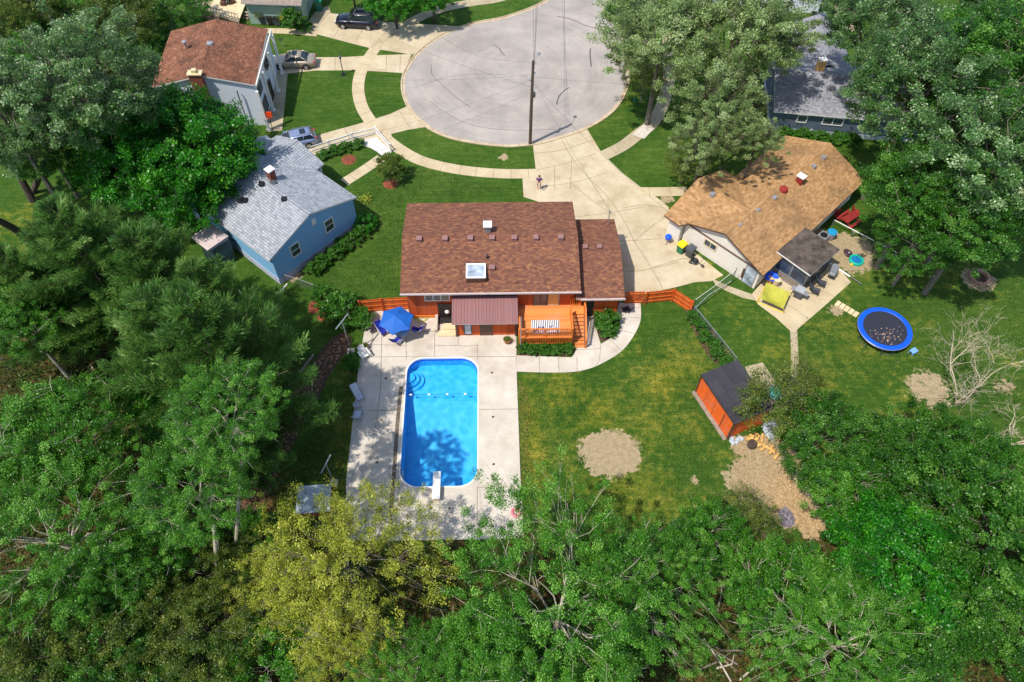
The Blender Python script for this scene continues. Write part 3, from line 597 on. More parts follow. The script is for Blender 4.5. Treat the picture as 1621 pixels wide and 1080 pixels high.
# ---- deck
dk=thing('wooden_deck','orange stained wooden deck with railing and stairs against the back of the house','deck',(4,37,0))
DX0,DX1,DY0,DY1,DZ=1.72,6.08,35.75,38.95,1.5
b=B(); b.box((DX0,DY0,DZ-.05),(DX1,DY1,DZ)); b.box((DX1,38.0,DZ-.052),(7.25,DY1,DZ-.002)); b.build('floor',M['deckwood'],dk)
b=B()
for a,c in (((DX0,DY0-.03,DZ-.35),(DX1,DY0,DZ-.05)),((DX0-.03,DY0,DZ-.35),(DX0,DY1,DZ-.05)),((DX1,DY0,DZ-.35),(DX1+.03,38,DZ-.05))): b.box(a,c)
b.build('rim_joist',M['deckrail'],dk)
def railing(b,a,c,z0,z1,h=.92,step=.14,low=.08):
    a=Vector(a);c=Vector(c);L=(c-a).length;d=(c-a)/L;n=max(1,int(L/step)); ang=math.atan2(d.y,d.x)
    for i in range(n+1):
        t=i/n; p=a+d*L*t; z=z0+(z1-z0)*t; b.obox((p.x,p.y,z+low+(h-low)/2),(.06,.045,h-low),ang)
    for hh,wd,th in ((h,.14,.05),(low,.05,.06)):
        nrm=Vector((-d.y,d.x))*wd/2; A=[(a.x+nrm.x,a.y+nrm.y),(a.x-nrm.x,a.y-nrm.y),(c.x-nrm.x,c.y-nrm.y),(c.x+nrm.x,c.y+nrm.y)]
        zf=lambda x,y,hh=hh: z0+(z1-z0)*((x-a.x)*d.x+(y-a.y)*d.y)/L+hh
        b.prism(A,lambda x,y:zf(x,y),lambda x,y:zf(x,y)+th)
for a,c,z0,z1 in (((DX0+.06,DY0-.05),(DX1-.06,DY0-.05),DZ-1.0,DZ-1.0),((DX0+.06,DY0+.06),(DX1-.06,DY0+.06),DZ,DZ),((DX0+.06,DY0+.06),(DX0+.06,37.0),DZ,DZ),((DX1-.06,DY0+.06),(DX1-.06,37.9),DZ,DZ),((7.2,38.0),(7.2,38.9),DZ,DZ),((7.22,37.95),(7.22,35.6),DZ,.1),((DX1,38.9),(7.2,38.9),DZ,DZ)):
    b=B(); railing(b,a,c,z0,z1); b.build('railing',M['deckrail'],dk)
for x,y,h in ((DX0+.06,DY0+.06,2.55),(3.9,DY0+.06,2.5),(DX1-.06,DY0+.06,2.55),(DX1-.06,37.9,2.55),(7.2,38.0,2.55),(7.22,35.6,1.15),(DX0+.06,37,2.5)): b=B(); b.box((x-.06,y-.06,0),(x+.06,y+.06,h)); b.build('post',M['deckrail'],dk)
b=B()
for i in range(9): b.box((DX1+.08,35.6+i*.27,.1+i*.155-.04),(7.15,35.9+i*.27,.1+i*.155))
b.build('stair_tread',M['deckwood'],dk)
for x in (DX1+.05,7.17): b=B(); b.prism([(x-.025,35.6),(x+.025,35.6),(x+.025,38.0),(x-.025,38.0)],lambda x,y:max(0,(y-35.6)*.58-.2),lambda x,y:.12+(y-35.6)*.55); b.build('stringer',M['trim'],dk)
# striped rug
def striped():
    n=NT('striped_rug'); u=n.n('SeparateXYZ',i_0=n.geo()).outputs[0]; f=n.math('LESS_THAN',n.math('FRACT',n.math('DIVIDE',u,.15)),.45)
    c=n.mix(f,S(226,222,220),S(40,42,60)); 
    return n.base(c,.9)
b=B(); b.box((2.75,36.02,DZ+.003),(5.05,37.4,DZ+.02)); tag(b.build('rug',striped()),'black and white striped rug lying on the orange wooden deck','rug')
# small dark leafy wire ornament cluster lying on rug
b=B(); rnd=random.Random(4)
for i in range(26):
    x=2.9+rnd.random()*2; y=36.1+rnd.random()*.5; b.tube([(x,y,DZ+.04),(x+.12*rnd.uniform(-1,1),y+.2*rnd.random(),DZ+.12),(x+.2*rnd.uniform(-1,1),y+.3*rnd.random(),DZ+.05)],.02,4)
tag(b.build('string_lights',M['navy']),'tangle of dark string lights along the front edge of the striped rug','string lights')
# ---- blue house
bh=thing('blue_house','blue-sided house with a light grey shingle roof left of the main house','house',(-17,50,0))
o=Vector((-19.15,42.52,0)); d2=Vector((-.745,.667,0)); ang=math.atan2(d2.y,d2.x)  # ridge dir; eave y=0 side = right front? local y is left of x
# local frame: x along ridge (up-left), y = left of that => toward lower-left; use origin at front-right eave corner E1
e1=Vector((-12.36,49.72,0)); Mb=T(e1,ang); LB=12.6; WB=9.9
gable(bh,Mb,LB,WB,3.6,5.35,M['bluesiding'],M['shingle_grey'],M['white'],.35,.2,found=(.75,M['foundation']))
# wing: gable facing the street
w0=Vector((-15.79,54.12,0)); wd=Vector((-4.96,3.99,0)).normalized(); Mw=T(w0,math.atan2(wd.y,wd.x))@Matrix.Rotation(math.pi/2,4,'Z')@Matrix.Diagonal((1,-1,1,1))
class MB(B): pass
def gableT(parent,origin,wdir,ldir,Wd,L,he,hr,*a,**k):
    """frame with x=ldir (ridge), y=wdir"""
    Mx=Matrix(((ldir[0],wdir[0],0,origin[0]),(ldir[1],wdir[1],0,origin[1]),(0,0,1,0),(0,0,0,1)))
    return gable(parent,Mx,L,Wd,he,hr,*a,**k)
ld=Vector((-wd.y,wd.x,0)); ld=ld if ld.dot(Vector((-1,-1,0)))>0 else -ld
gableT(bh,w0,wd,ld,6.36,6.2,3.6,4.75,M['bluesiding'],M['shingle_grey'],M['white'],ov=.3,ovg=1.3)
for s_ in (.35,5.9):
    p=w0+wd*s_+ld*.3; b=B(); b.box((p.x-.09,p.y-.09,0),(p.x+.09,p.y+.09,3.5)); b.build('porch_post',M['white'],bh)
# gable windows
gn=-d2; gdir=Vector((d2.y,-d2.x,0)); 
gw=lambda s,z: (e1+Vector((-d2.y,d2.x,0))*s-gn*.19, z)
for s_,zz in ((3.35,1.95),(7.2,1.95)):
    p,_=gw(s_,0); window(bh,face_m(p,gn,zz),.85,1.25,M['white'],M['glass'],0,True)
p,_=gw(4.75,0); b=B(face_m(p,gn,3.75)); b.box((-.22,-.05,0),(.22,0.02,.65)); b.build('gable_vent',M['white'],bh)
q=P(430,279,5.4); b=B(T(q,ang)); b.box((-.28,-.28,-.7),(.28,.28,.75)); c_=b.build('chimney',M['brick'],bh); b=B(T(q,ang)); b.box((-.36,-.36,.75),(.36,.36,.84)); b.build('cap',M['white'],c_)
vents(bh,[P(414,292,5.3),P(450,316,5.25),P(381,318,4.6),P(388,318,4.6)],.4,.12,M['black'])
q=P(433,291,5.1); b=B(T(q)); b.lathe([(0,.25),(.3,.2),(.34,.05),(.34,-.2)],n=12); b.build('round_vent',M['dgrey'],bh)
# rear porch of blue house
b=B(); pr=P(345,367,2.6); b.obox((pr.x-.6,pr.y-.6,2.6),(2.4,2.2,.12),ang); b.build('porch_roof',M['gutter'],bh)
b=B(); b.obox((pr.x-.3,pr.y-.8,1.3),(2.0,1.8,2.5),ang); b.build('porch_screen',M['screen'],bh)
# ---- tan-roofed house
th=thing('tan_roof_house','white stucco house with a tan shingle roof and dark screened porch on the right','house',(24,49,0))
e2=Vector((16.38,47.46,0)); wd=(Vector((22.46,41.03,0))-e2).normalized(); ld=Vector((-wd.y,wd.x,0)); ld=ld if ld.x>0 else -ld
gableT(th,e2,wd,ld,8.85,16.5,2.5,4.25,M['stucco'],M['shingle_tan'],M['trim'],ov=.45,ovg=.4)
tw1=Vector((14.96,48.12,0)); wd2=(Vector((21.45,54.08,0))-tw1).normalized(); ld2=Vector((wd2.y,-wd2.x,0)); tw1=tw1+wd2*.12
gableT(th,tw1,wd2,ld2,8.7,5.75,2.5,4.12,M['stucco'],M['shingle_tan'],M['trim'],ov=.45,ovg=.4,valley=1.75)
gwp=lambda s: e2+wd*s+ld*.38
b=B(); a_=gwp(.45);c_=gwp(8.4); dd=(c_-a_).normalized(); b.obox(((a_+c_)/2+Vector((0,0,2.35))-ld*.03),(7.95,.1,.07),math.atan2(dd.y,dd.x)); b.build('trim_board',M['trim'],th)
def onwall(a,b_,z,s_hint=None):
    q=P(a,b_,z); s=(q-e2).dot(wd); return gwp(s)
p=onwall(1120,391,1.75); window(th,face_m(p,-ld,1.35),1.15,.62,M['cream'],M['glass'],1)
p=onwall(1184,440,1.0); window(th,face_m(p,-ld,.12),.95,2.0,M['grey'],M['skyglass'],0,True,name='door')
p=onwall(1164,444,1.0); b=B(face_m(p,-ld,.5)); b.box((-.1,-.12,0),(.1,0,1.1)); b.build('downspout',M['trim'],th)
for (a,b_) in ((1303.5,250),(1288,264),(1225.7,314),(1199,333),(1170,356.5),(1128,308)):
    q=P(a,b_,4.05); bb=B(T(q,math.atan2(wd.y,wd.x))); bb.box((-.2,-.2,-.3),(.2,.2,.16)); bb.build('roof_vent',M['grey'],th)
q=P(1265,289,3.9); b=B(T(q,math.atan2(wd.y,wd.x))); b.box((-.3,-.25,-.5),(.3,.25,.75)); c_=b.build('chimney',M['red'],th); b=B(T(q,math.atan2(wd.y,wd.x))); b.box((-.38,-.33,.75),(.38,.33,.83)); b.build('cap',M['white'],c_)
q=P(1240,301,4.1); b=B(T(q)); b.lathe([(0,.3),(.35,.24),(.4,.05),(.36,-.2)],n=14); b.build('round_vent',M['red'],th)
# garage wall strip lamp, meter
p=tw1+wd2*.9+ld2*.38
# screened porch
c0=[P(1275,360,2.95),P(1330,395,2.7),P(1283,436,2.7),P(1230,398,2.95)]
b=B(); roofslab(b,c0,.16,0,1); b.build('porch_roof',[M['porchroof'],M['white']],th)
ctr=sum(c0,Vector())/4; ins=[ctr+(p-ctr)*.86 for p in c0]
for i,(a,c) in enumerate(((3,2),(2,1),(1,0))):
    A,C=ins[a],ins[c]; d=(C-A); L=Vector((d.x,d.y,0)).length; an=math.atan2(d.y,d.x); mid=(A+C)/2
    fr=B(T((A.x,A.y,0),an)); n_=2 if i!=1 else 3
    for k_ in range(n_+1): x=L*k_/n_; fr.box((x-.05,-.05,0),(x+.05,.05,2.62))
    for z in (.06,.85,2.5): fr.box((.05,-.04,z-.05),(L-.05,.04,z+.05))
    f=fr.build('porch_frame',M['grey'] if i==0 else M['dgrey'],th)
    s=B(T((A.x,A.y,0),an)); s.box((.05,-.012,.91),(L-.05,.012,2.45)); s.build('screen',M['screen'],f)
    s=B(T((A.x,A.y,0),an)); s.box((.05,-.012,.11),(L-.05,.012,.8)); s.build('lower_panel',M['greywood'] if i==0 else M['dgrey'],f)
# ---- white house with columns
wh=thing('column_house','white two-storey house with brown roof and tall porch columns by the sedan','house',(-28,68,0))
Wa=Vector((-23.4,63.85,0)); ld=Vector((-.03,1,0)).normalized(); wd=Vector((-1,-.03,0)).normalized()
gableT(wh,Wa,wd,ld,10,9.4,5.0,6.25,M['whitesiding'],M['shingle_brown'],M['white'],ov=.15,ovg=.2)
# recess porch: columns stand on the eave line
xw=Wa.x
b=B(); b.box((Wa.x+.02,63.9,4.7),(Wa.x+.12,73.2,4.98)); b.build('gutter',M['white'],wh)
for i,(a,c) in enumerate((((439,117)),((436,145)),((430.5,175.5)),((426,206)))):
    q=P(a,c); b=B(); b.box((-23.32,q.y-.12,0),(-23.08,q.y+.12,4.72)); b.box((-23.4,q.y-.2,0),(-23.0,q.y+.2,.18)); b.build('column',M['white'],wh)
Fw=T((Wa.x-.13,0,0),0)
for y,z,h in ((65.3,3.1,1.1),(69.6,3.1,1.1),(65.5,.8,1.3)):
    window(wh,T((Wa.x-.13,y,z),math.pi/2),1.3,h,M['trim'],M['glass'],1)
window(wh,T((Wa.x-.13,68.3,.1),math.pi/2),.95,2.0,M['trim'],M['dark'],name='door')
q=P(314,121,5.9); b=B(T((-28.7,63.65,0))); b.box((-.6,-.3,0),(.6,.28,6.5)); c_=b.build('chimney',M['brick'],wh); b=B(T((-28.7,63.65,0))); b.box((-.7,-.4,6.5),(.7,.38,6.62)); b.box((-.22,-.2,6.62),(.22,.2,6.95)); b.build('cap',M['cream'],c_)
b=B(); b.tube([(-25.3,63.8,4.4),(-25.3,63.7,4.2),(-25.3,63.7,.2)],.06,6); b.build('downspout',M['dgrey'],wh)
q=P(333,71,6.1); b=B(T(q)); b.lathe([(0,.3),(.32,.24),(.36,.05),(.36,-.2)],n=14); b.build('round_vent',M['grey'],wh)
q=P(296,78,5.6); b=B(T(q)); b.tube([(0,0,-.3),(0,0,.8)],.1,8); b.lathe([(0,1.0),(.25,.9),(.25,.75),(0,.7)],n=8); b.build('vent_pipe',M['grey'],wh)
# ---- pale green house, top left
gh=thing('green_house','pale green house with a grey roof and wooden deck at the top left edge','house',(-25,85,0))
gable(gh,T((-28.6,81.6,0),R(-4)),6.9,9,2.9,4.6,M['greensiding'],M['greywood'],M['gutter'],.5,.3)
window(gh,T((-24.6,82.0,1.5),R(-4)),1.0,.55,M['trim'],M['glass'],1); window(gh,T((-27.3,82.15,.1),R(-4)),.9,2,M['greywood'],M['glass'],name='door')
b=B(T((-22.05,82.6,0),R(-4))); b.box((0.0,.4,.05),(.05,2.9,2.1)); b.build('garage_door',M['white'],gh)
gd=thing('weathered_deck','grey weathered wooden deck with bench railing beside the green house','deck',(-33,83,0))
a,b2,c,d=[P(*p_,.9) for p_ in ((312,16),(378,33),(390,2),(335,-16))]
b=B(); b.prism([a,b2,c,d],.8,.9); b.build('floor',M['cream'],gd)
for p_,q_ in ((a,b2),(a,d)):
    b=B(); railing(b,(p_.x,p_.y),(q_.x,q_.y),.9,.9,.8,.4); b.build('railing',M['greywood'],gd)
b=B()
for z in (.1,.4,.7): 
    mid=(a+b2)/2; b.obox((mid.x,mid.y-.05,z),((b2-a).length,.06,.16),math.atan2((b2-a).y,(b2-a).x))
b.build('skirt_board',M['greywood'],gd)
b=B(); q=P(387,30); 
for i in range(3): b.obox((q.x+.1*i,q.y+.25*i,.15+.2*i),(1.2,.3,.05),R(-20))
b.build('step',M['greywood'],gd)
# ---- slate blue house, right top
sh=thing('slate_house','slate blue house with a grey shingle roof and white-framed windows at the upper right','house',(35,65,0))
gable(sh,T((28.0,62.2,0),R(-8.3)),15,9.2,2.7,4.3,M['greysiding'],M['shingle_slate'],M['white'],.35,.3,found=(.5,M['foundation']))
gableT(sh,Vector((33.2,77.5,0)),Vector((1,-.12,0)).normalized(),Vector((-.12,-1,0)).normalized(),5.5,9,2.7,3.9,M['greysiding'],M['shingle_slate'],M['white'],ov=.3,ovg=.3)
for (a,c,w_) in ((1268,184,.85),(1316,187,1.9)):
    q=P(a,c,1.8); rel=(q.x-28.0); y=62.2-rel*math.tan(R(8.3))+.33; window(sh,T((q.x,y,1.45),R(-8.3)),w_,.75,M['white'],M['glass'],1 if w_>1 else 0)
vents(sh,[P(1279.5,119,4.2)],.4,.12,M['white']); q=P(1298,107,4.3); b=B(T(q)); b.box((-.35,-.3,-.6),(.35,.3,.9)); c_=b.build('chimney',M['tan'],sh); b=B(T(q)); b.box((-.4,-.35,.9),(.4,.35,1)); b.build('cap',M['white'],c_)
# ---- white house beyond the trees
fh=thing('distant_house','white-roofed house mostly hidden behind the trees at the top right','house',(35,90,0))
gable(fh,T((26,84.5,0),R(-6)),13,9,2.8,4.4,M['whitesiding'],M['white'],M['white'],.4,.3); window(fh,T((33,84.0,1.2),R(-6)),1.4,1,M['white'],M['glass'],1)
drive('driveway',[(1320,58),(1322,0),(1318,-20),(1352,-20),(1360,10),(1352,50)],'drive',.024)
# ---- orange shed
sa,sb,sc2=Vector((15.62,31.25,0)),Vector((17.38,26.95,0)),Vector((18.78,32.4,0))
l_=(sb-sa); Ls=4.65; ang=math.atan2(l_.y,l_.x); Ws=3.25
sd=thing('garden_shed','orange wooden shed with a flat dark roof at the right edge of the lawn','shed',(sa.x,sa.y,0),ang)
Ms=T((sa.x,sa.y,0),ang)
b=B(Ms); b.box((.08,.08,0),(Ls-.08,Ws-.08,2.35)); b.build('wall',M['shedorange'],sd)
b=B(Ms); roofslab(b,[(-.05,-.05,2.5),(Ls+.05,-.05,2.5),(Ls+.05,Ws+.05,2.58),(-.05,Ws+.05,2.58)],.12,0,1); b.build('roof',[M['shingle_dark'],M['black']],sd)
for x0,x1 in ((1.15,2.28),(2.32,3.45)):
    b=B(Ms); b.box((x0,.02,.1),(x1,.075,1.95)); d_=b.build('door',M['shedorange'],sd)
    b=B(Ms); xx=x1-.12 if x0<2 else x0+.12; b.box((xx-.03,-.02,1.0),(xx+.03,.02,1.12)); b.build('handle',M['grey'],d_)
b=B(Ms)
for x in (1.12,3.48): b.box((x-.025,.05,.1),(x+.025,.078,1.98))
b.box((1.15,.05,1.96),(3.45,.078,2.0)); b.build('door_gap',M['trim'],sd)
b=B(Ms); b.box((-.05,-.3,0),(Ls,.02,.09)); b.build('threshold',M['greywood'],sd)
for x,y in ((.04,.04),(Ls-.04,.04),(Ls-.04,Ws-.04),(.04,Ws-.04)): b=B(Ms); b.box((x-.06,y-.06,0),(x+.06,y+.06,2.34)); b.build('corner_board',M['trim'] ,sd)
# ---- fences
def board_fence(name,label,pts,h=1.75,side=1,group=None):
    f=thing(name,label,'fence',(pts[0][0],pts[0][1],0),0,group)
    for i in range(len(pts)-1):
        a=Vector(pts[i]+(0,));c=Vector(pts[i+1]+(0,));L=(c-a).length;an=math.atan2((c-a).y,(c-a).x);Mf=T(a,an)
        b=B(Mf); x=0; rnd=random.Random(i)
        while x<L-.02: w_=min(.15,L-x); b.box((x+.004,.04*side,.05),(x+w_-.004,.065*side,h-rnd.random()*.02)); x+=.152
        b.build('boards',M['orange'],f)
        b=B(Mf)
        for z in (.3,h/2,h-.25): b.box((.06,-.0*side,z-.045),(L-.06,.038*side,z+.045))
        b.build('rail',M['deckrail'],f)
        for x in [0,L] if i==len(pts)-2 else [0]: b=B(Mf); b.box((x-.07,-.07,0),(x+.07,.03,h+.08)); b.build('post',M['orange'],f)
    return f
fl=[P(572,496.5),P(607,493),P(656,490.5)]
fA=board_fence('board_fence','orange board fence behind the blue umbrella between shrub and house',[(p.x,p.y) for p in fl],1.7)
q=[P(1020,481.5),P(1063,477),P(1092,496)]
board_fence('board_fence','orange board fence that turns a corner right of the house beside the gate',[(p.x,p.y) for p in q],1.6)
ga,gb=P(993,481.5),P(1017,481)
g_=thing('wooden_gate','orange wooden gate with a diagonal brace next to the right side of the house','gate',ga); L=(gb-ga).length; an=math.atan2((gb-ga).y,(gb-ga).x)
b=B(T(ga,an)); x=-.3
while x<L: b.box((x,.04,.05),(x+.14,.06,1.6)); x+=.15
b.build('boards',M['orange'],g_)
b=B(T(ga,an)); b.box((-.3,0,.25),(L,.038,.35)); b.box((-.3,0,1.3),(L,.038,1.4)); b.build('rail',M['deckrail'],g_)
b=B(T(ga,an)); b.face([(0,-.01,.35),(.15,-.01,.35),(L,-.01,1.3),(L-.15,-.01,1.3)]); b.build('brace',M['deckrail'],g_)
def chainlink(name,label,pts,h=1.2,mesh_step=.22,wire=.009,post=.035,rail=.028,mat='grey'):
    f=thing(name,label,'fence',(pts[0].x,pts[0].y,0))
    for i in range(len(pts)-1):
        a,c=pts[i].copy(),pts[i+1].copy(); a.z=c.z=0; L=(c-a).length; an=math.atan2((c-a).y,(c-a).x); Mf=T(a,an)
        b=B(Mf); b.tube([(0,0,h),(L,0,h)],rail,6); b.build('top_rail',M[mat],f)
        b=B(Mf); n_=int(L/mesh_step); w_=wire
        for k_ in range(-int(h/mesh_step),n_+1):
            for s_ in (1,-1):
                x0=k_*mesh_step; x1=x0+h; 
                z0,z1=(0.05,h) if s_>0 else (h,.05)
                if x0<0: z0+= (0-x0)*s_; x0=0
                if x1>L: z1-= (x1-L)*s_; x1=L
                if x1-x0<.1: continue
                b.face([(x0,0,z0-w_),(x1,0,z1-w_),(x1,0,z1+w_),(x0,0,z0+w_)])
        b.build('wire_mesh',M[mat],f)
        for x in np.linspace(0,L,max(2,int(L/2.6)+1))[(0 if i==0 else 1):]: b=B(Mf); b.tube([(x,0,0),(x,0,h+.06)],post,6); b.build('post',M[mat],f)
    return f
chainlink('chain_link_fence','chain link fence running from the orange fence corner down to the shed',[P(1096,498),P(1128,537),P(1161,578)],1.1)
chainlink('chain_link_fence','chain link fence along the right of the wood chips below the shed',[P(1216,700),P(1248,742),P(1302,832)],.8)
chainlink('chain_link_fence','chain link fence from the blue house corner toward the orange fence',[P(452,446),P(480,455),P(520,470),P(560,492)],1.0)
# tall net between house corner and orange fence
na,nb=P(1093,496),P(1158,447)
nf=thing('net_frame','leaning green net panel on tall thin posts beside the white stucco wall','net',na); an=math.atan2((nb-na).y,(nb-na).x); L=(nb-na).length
for x in (0,L): b=B(T(na,an)); b.tube([(x,0,0),(x,0,1.9)],.035,6); b.build('post',M['dgrey'],nf)
b=B(T(na,an)); b.tube([(0,0,1.8),(L/2,0,1.65),(L,0,1.8)],.02,5); b.tube([(0,0,.15),(L/2,.3,.1),(L,0,.2)],.02,5); b.build('top_cord',M['white'],nf)
b=B(T(na,an)); 
for x in np.arange(.1,L,.14): b.tube([(x,0,.15),(x,0,1.7)],.006,3,cap=False)
for z in np.arange(.2,1.7,.14): b.tube([(0,0,z),(L,0,z)],.006,3,cap=False)
b.build('netting',simple('green_net',S(90,130,104),.8,.1),nf)
# white vinyl rail fence
vf=[P(493,244),P(522,235),P(559,223),P(596,213),P(619,240)]
f=thing('rail_fence','white two-rail vinyl fence around the white gravel bed by the silver car','fence',vf[0])
for i in range(4):
    a,c=vf[i],vf[i+1]; L=(c-a).length; an=math.atan2((c-a).y,(c-a).x)
    b=B(T(a,an)); 
    for z in (.35,.85): b.box((0.06,-.03,z-.07),(L-.06,.03,z+.07))
    b.build('rail',M['white'],f)
for p in vf[1:]: b=B(T(p)); b.box((-.07,-.07,0),(.07,.07,1.05)); b.build('post',M['white'],f)
# pipe rails by the pen
a,c=P(1317,357),P(1414,408)
f=thing('pipe_rail','white pipe rail on low posts right of the tan-roofed house','rail',a); b=B(); b.tube([(a.x,a.y,.7),(c.x,c.y,.7)],.045,6); b.build('rail',M['white'],f)
for t in (0,.33,.66,1): p=a.lerp(c,t); b=B(); b.tube([(p.x,p.y,0),(p.x,p.y,.7)],.03,6); b.build('post',M['grey'],f)
a,m_,c=P(1312,417),P(1345,439),P(1364,451)
f=thing('drain_pipe','white and black drain pipe lying on the grass below the screened porch','pipe',a); b=B(); b.tube([(a.x,a.y,.09),(m_.x,m_.y,.09)],.08,7); b.build('white_section',M['white'],f); b=B(); b.tube([(m_.x,m_.y,.09),(c.x,c.y,.09)],.07,7); b.build('black_section',M['black'],f)
# landscape timbers beside mulch
for k_,(a,c) in enumerate((((497,562),(474,592)),((470,596),(447,628)),((444,632),(428,660)),((402,742),(388,772)))):
    a,c=P(*a),P(*c); d=c-a; b=B(); b.obox(((a+c)/2+Vector((0,0,.08))),(d.length,.14,.15),math.atan2(d.y,d.x)); tag(b.build('landscape_timber',M['greywood']),['grey landscape timber at the top end of the mulch bed','grey landscape timber second down the left edge of the mulch bed','grey landscape timber third down the left edge of the mulch bed','grey landscape timber near the lower end of the mulch bed'][k_],'timber','timbers edging the mulch bed')
# ------------------------------------------------------------------ trees
def leafmesh(name,C,N,Ln,Wd,tone,mat,fold=0.):
    """C centres, N leaf axis normals, quads of length Ln width Wd"""
    n=len(C); rng=np.random.default_rng(n)
    r=rng.normal(size=(n,3)); U=np.cross(N,r); U/=np.linalg.norm(U,axis=1)[:,None]+1e-9; Vv=np.cross(N,U)
    U=U*(Ln/2)[:,None]; Vv=Vv*(Wd/2)[:,None]
    v=np.empty((n,4,3)); v[:,0]=C-U; v[:,1]=C-Vv+U*.1; v[:,2]=C+U; v[:,3]=C+Vv+U*.1
    return quads(name,v,tone,mat)
def quads(name,v,tone,mat):
    n=len(v); me=bpy.data.meshes.new(name); me.vertices.add(4*n); me.vertices.foreach_set('co',v.reshape(-1).astype('f'))
    me.loops.add(4*n); me.loops.foreach_set('vertex_index',np.arange(4*n,dtype='i')); me.polygons.add(n); me.polygons.foreach_set('loop_start',np.arange(0,4*n,4,dtype='i'))
    me.update(calc_edges=True); a=me.attributes.new('tone','FLOAT','FACE'); a.data.foreach_set('value',np.clip(tone,0,1).astype('f'))
    me.materials.append(mat); return me
def crown_pts(rng,n,Rh,Rv,zc,irr=.25,shell=.55,low=-.55,lobes=7):
    """cluster centres in an uneven crown made of several big limbs' masses"""
    ld=rng.normal(size=(lobes,3)); ld[:,2]=np.abs(ld[:,2])*.8; ld/=np.linalg.norm(ld,axis=1)[:,None]; lw=rng.uniform(-irr,irr,lobes)
    d=rng.normal(size=(n*3,3)); d/=np.linalg.norm(d,axis=1)[:,None]; d=d[d[:,2]>low][:n]
    rad=1+sum(lw[i]*np.exp(-((1-d@ld[i])/.25)) for i in range(lobes))+rng.normal(0,.06,len(d))
    r=(shell+(1-shell)*rng.random(len(d))**.6)*rad
    return np.stack([d[:,0]*r*Rh,d[:,1]*r*Rh,zc+d[:,2]*r*Rv],1)
def broadleaf(kind,seed,Rh,Rv,zc,nc,npl,cr,leaf,mat,bark,tr=.28,limbs=8,twigs=True,tw=.035,irr=.3,shell=.5,low=-.5,lean=(0,0),bare=0.,up=.5,tone0=.0,flat=.6,aspect=.62,base=(0,0),dep_=9):
    rng=np.random.default_rng(seed); C=crown_pts(rng,nc,Rh,Rv,zc,irr,shell,low); C=C[C[:,2]>.25*cr]
    # trunk and limbs
    b=B(); top=zc-.15*Rv; h0=max(.5,zc-Rv*.95)
    tp=[Vector((lean[0]*t*t+rng.normal(0,.06)*Rh*.1,lean[1]*t*t+rng.normal(0,.06)*Rh*.1,top*t)) for t in np.linspace(0,1,5)]; tp[0]=Vector((0,0,-.1))
    b.tube([Vector((base[0],base[1],-dep_ if zc>4 else -.4))]+tp,[tr*1.15,tr,tr*.85,tr*.72,tr*.5,tr*.25],8); samples=[]
    for k in range(limbs):
        a=2*math.pi*k/limbs+rng.uniform(-.3,.3); t=rng.uniform(.45,.95); s0=tp[0].lerp(tp[-1],t) if t<1 else tp[-1]
        i=int(t*4); s0=tp[i].lerp(tp[min(i+1,4)],t*4-i); e=rng.uniform(.15,1.0); rr_=.8
        end=Vector((math.cos(a)*Rh*rr_*math.cos(e*1.3),math.sin(a)*Rh*rr_*math.cos(e*1.3),zc+Rv*.75*math.sin(e*1.3)))
        mid=(s0+end)/2+Vector((rng.normal(0,.08)*Rh,rng.normal(0,.08)*Rh,Rv*.08)); pts=[s0,s0.lerp(mid,.5)+Vector((0,0,.03*Rv)),mid,mid.lerp(end,.5)+Vector(rng.normal(0,.04*Rh,3)),end]
        r=tr*.42*(1.1-t*.4); b.tube(pts,[r,r*.8,r*.6,r*.42,r*.2],6); samples+=[(pts[j].lerp(pts[j+1],q),r*(1-.2*j)*.55) for j in range(1,4) for q in (0,.33,.66)]+[(end,r*.2)]
    SP=np.array([list(s[0]) for s in samples])
    if twigs:
        for c in C[::max(1,len(C)//110)]:
            j=int(np.argmin(np.linalg.norm(SP-c,axis=1)+np.maximum(0,SP[:,2]-c[2])*1.5)); s=Vector(SP[j]); e=Vector(c); md=(s+e)/2+Vector(rng.normal(0,.1*(e-s).length+.02,3))
            r=min(samples[j][1],tw*1.6); e2=e+(e-md)*bare; b.tube([s,md,e2],[r*.8,tw*.6,tw*.2],4,cap=False)
            if bare>0:
                for _ in range(2): q=md.lerp(e2,rng.random()); b.tube([q,q+(e2-md)*.35+Vector(rng.normal(0,.25,3))],[tw*.5,tw*.2],3,cap=False)
    trunk=b.build('trunk',bark); bpy.data.objects.remove(trunk,do_unlink=False) if False else None
    # leaves
    cs=rng.uniform(.55,1.25,len(C))*cr; ct=rng.normal(.5,.16,len(C)); n=len(C)*npl; idx=np.repeat(np.arange(len(C)),npl)
    d=rng.normal(size=(n,3)); d/=np.linalg.norm(d,axis=1)[:,None]; rad=rng.random(n)**.45
    off=d*rad[:,None]*cs[idx][:,None]; off[:,2]*=flat
    # clusters drawn out along their own outward direction
    out=C-np.array([0,0,zc-Rv*.4]); out/=np.linalg.norm(out,axis=1)[:,None]; off+=out[idx]*(rng.normal(0,.35,n)*cs[idx])[:,None]
    L=C[idx]+off; L[:,2]=np.maximum(L[:,2],.05)
    N=rng.normal(size=(n,3))*.8+out[idx]*.5+np.array([0,0,up]); N/=np.linalg.norm(N,axis=1)[:,None]
    ls=leaf*rng.uniform(.6,1.35,n); tone=ct[idx]+rng.normal(0,.17,n)+tone0
    me=leafmesh('crown',L,N,ls,ls*aspect,tone,mat); cro=bpy.data.objects.new('crown',me); sc.collection.objects.link(cro)
    return dict(kind=kind,trunk=trunk.data,crown=me,to=trunk,co=cro,Rh=Rh,zc=zc,used=False,dep=dep_-.5)
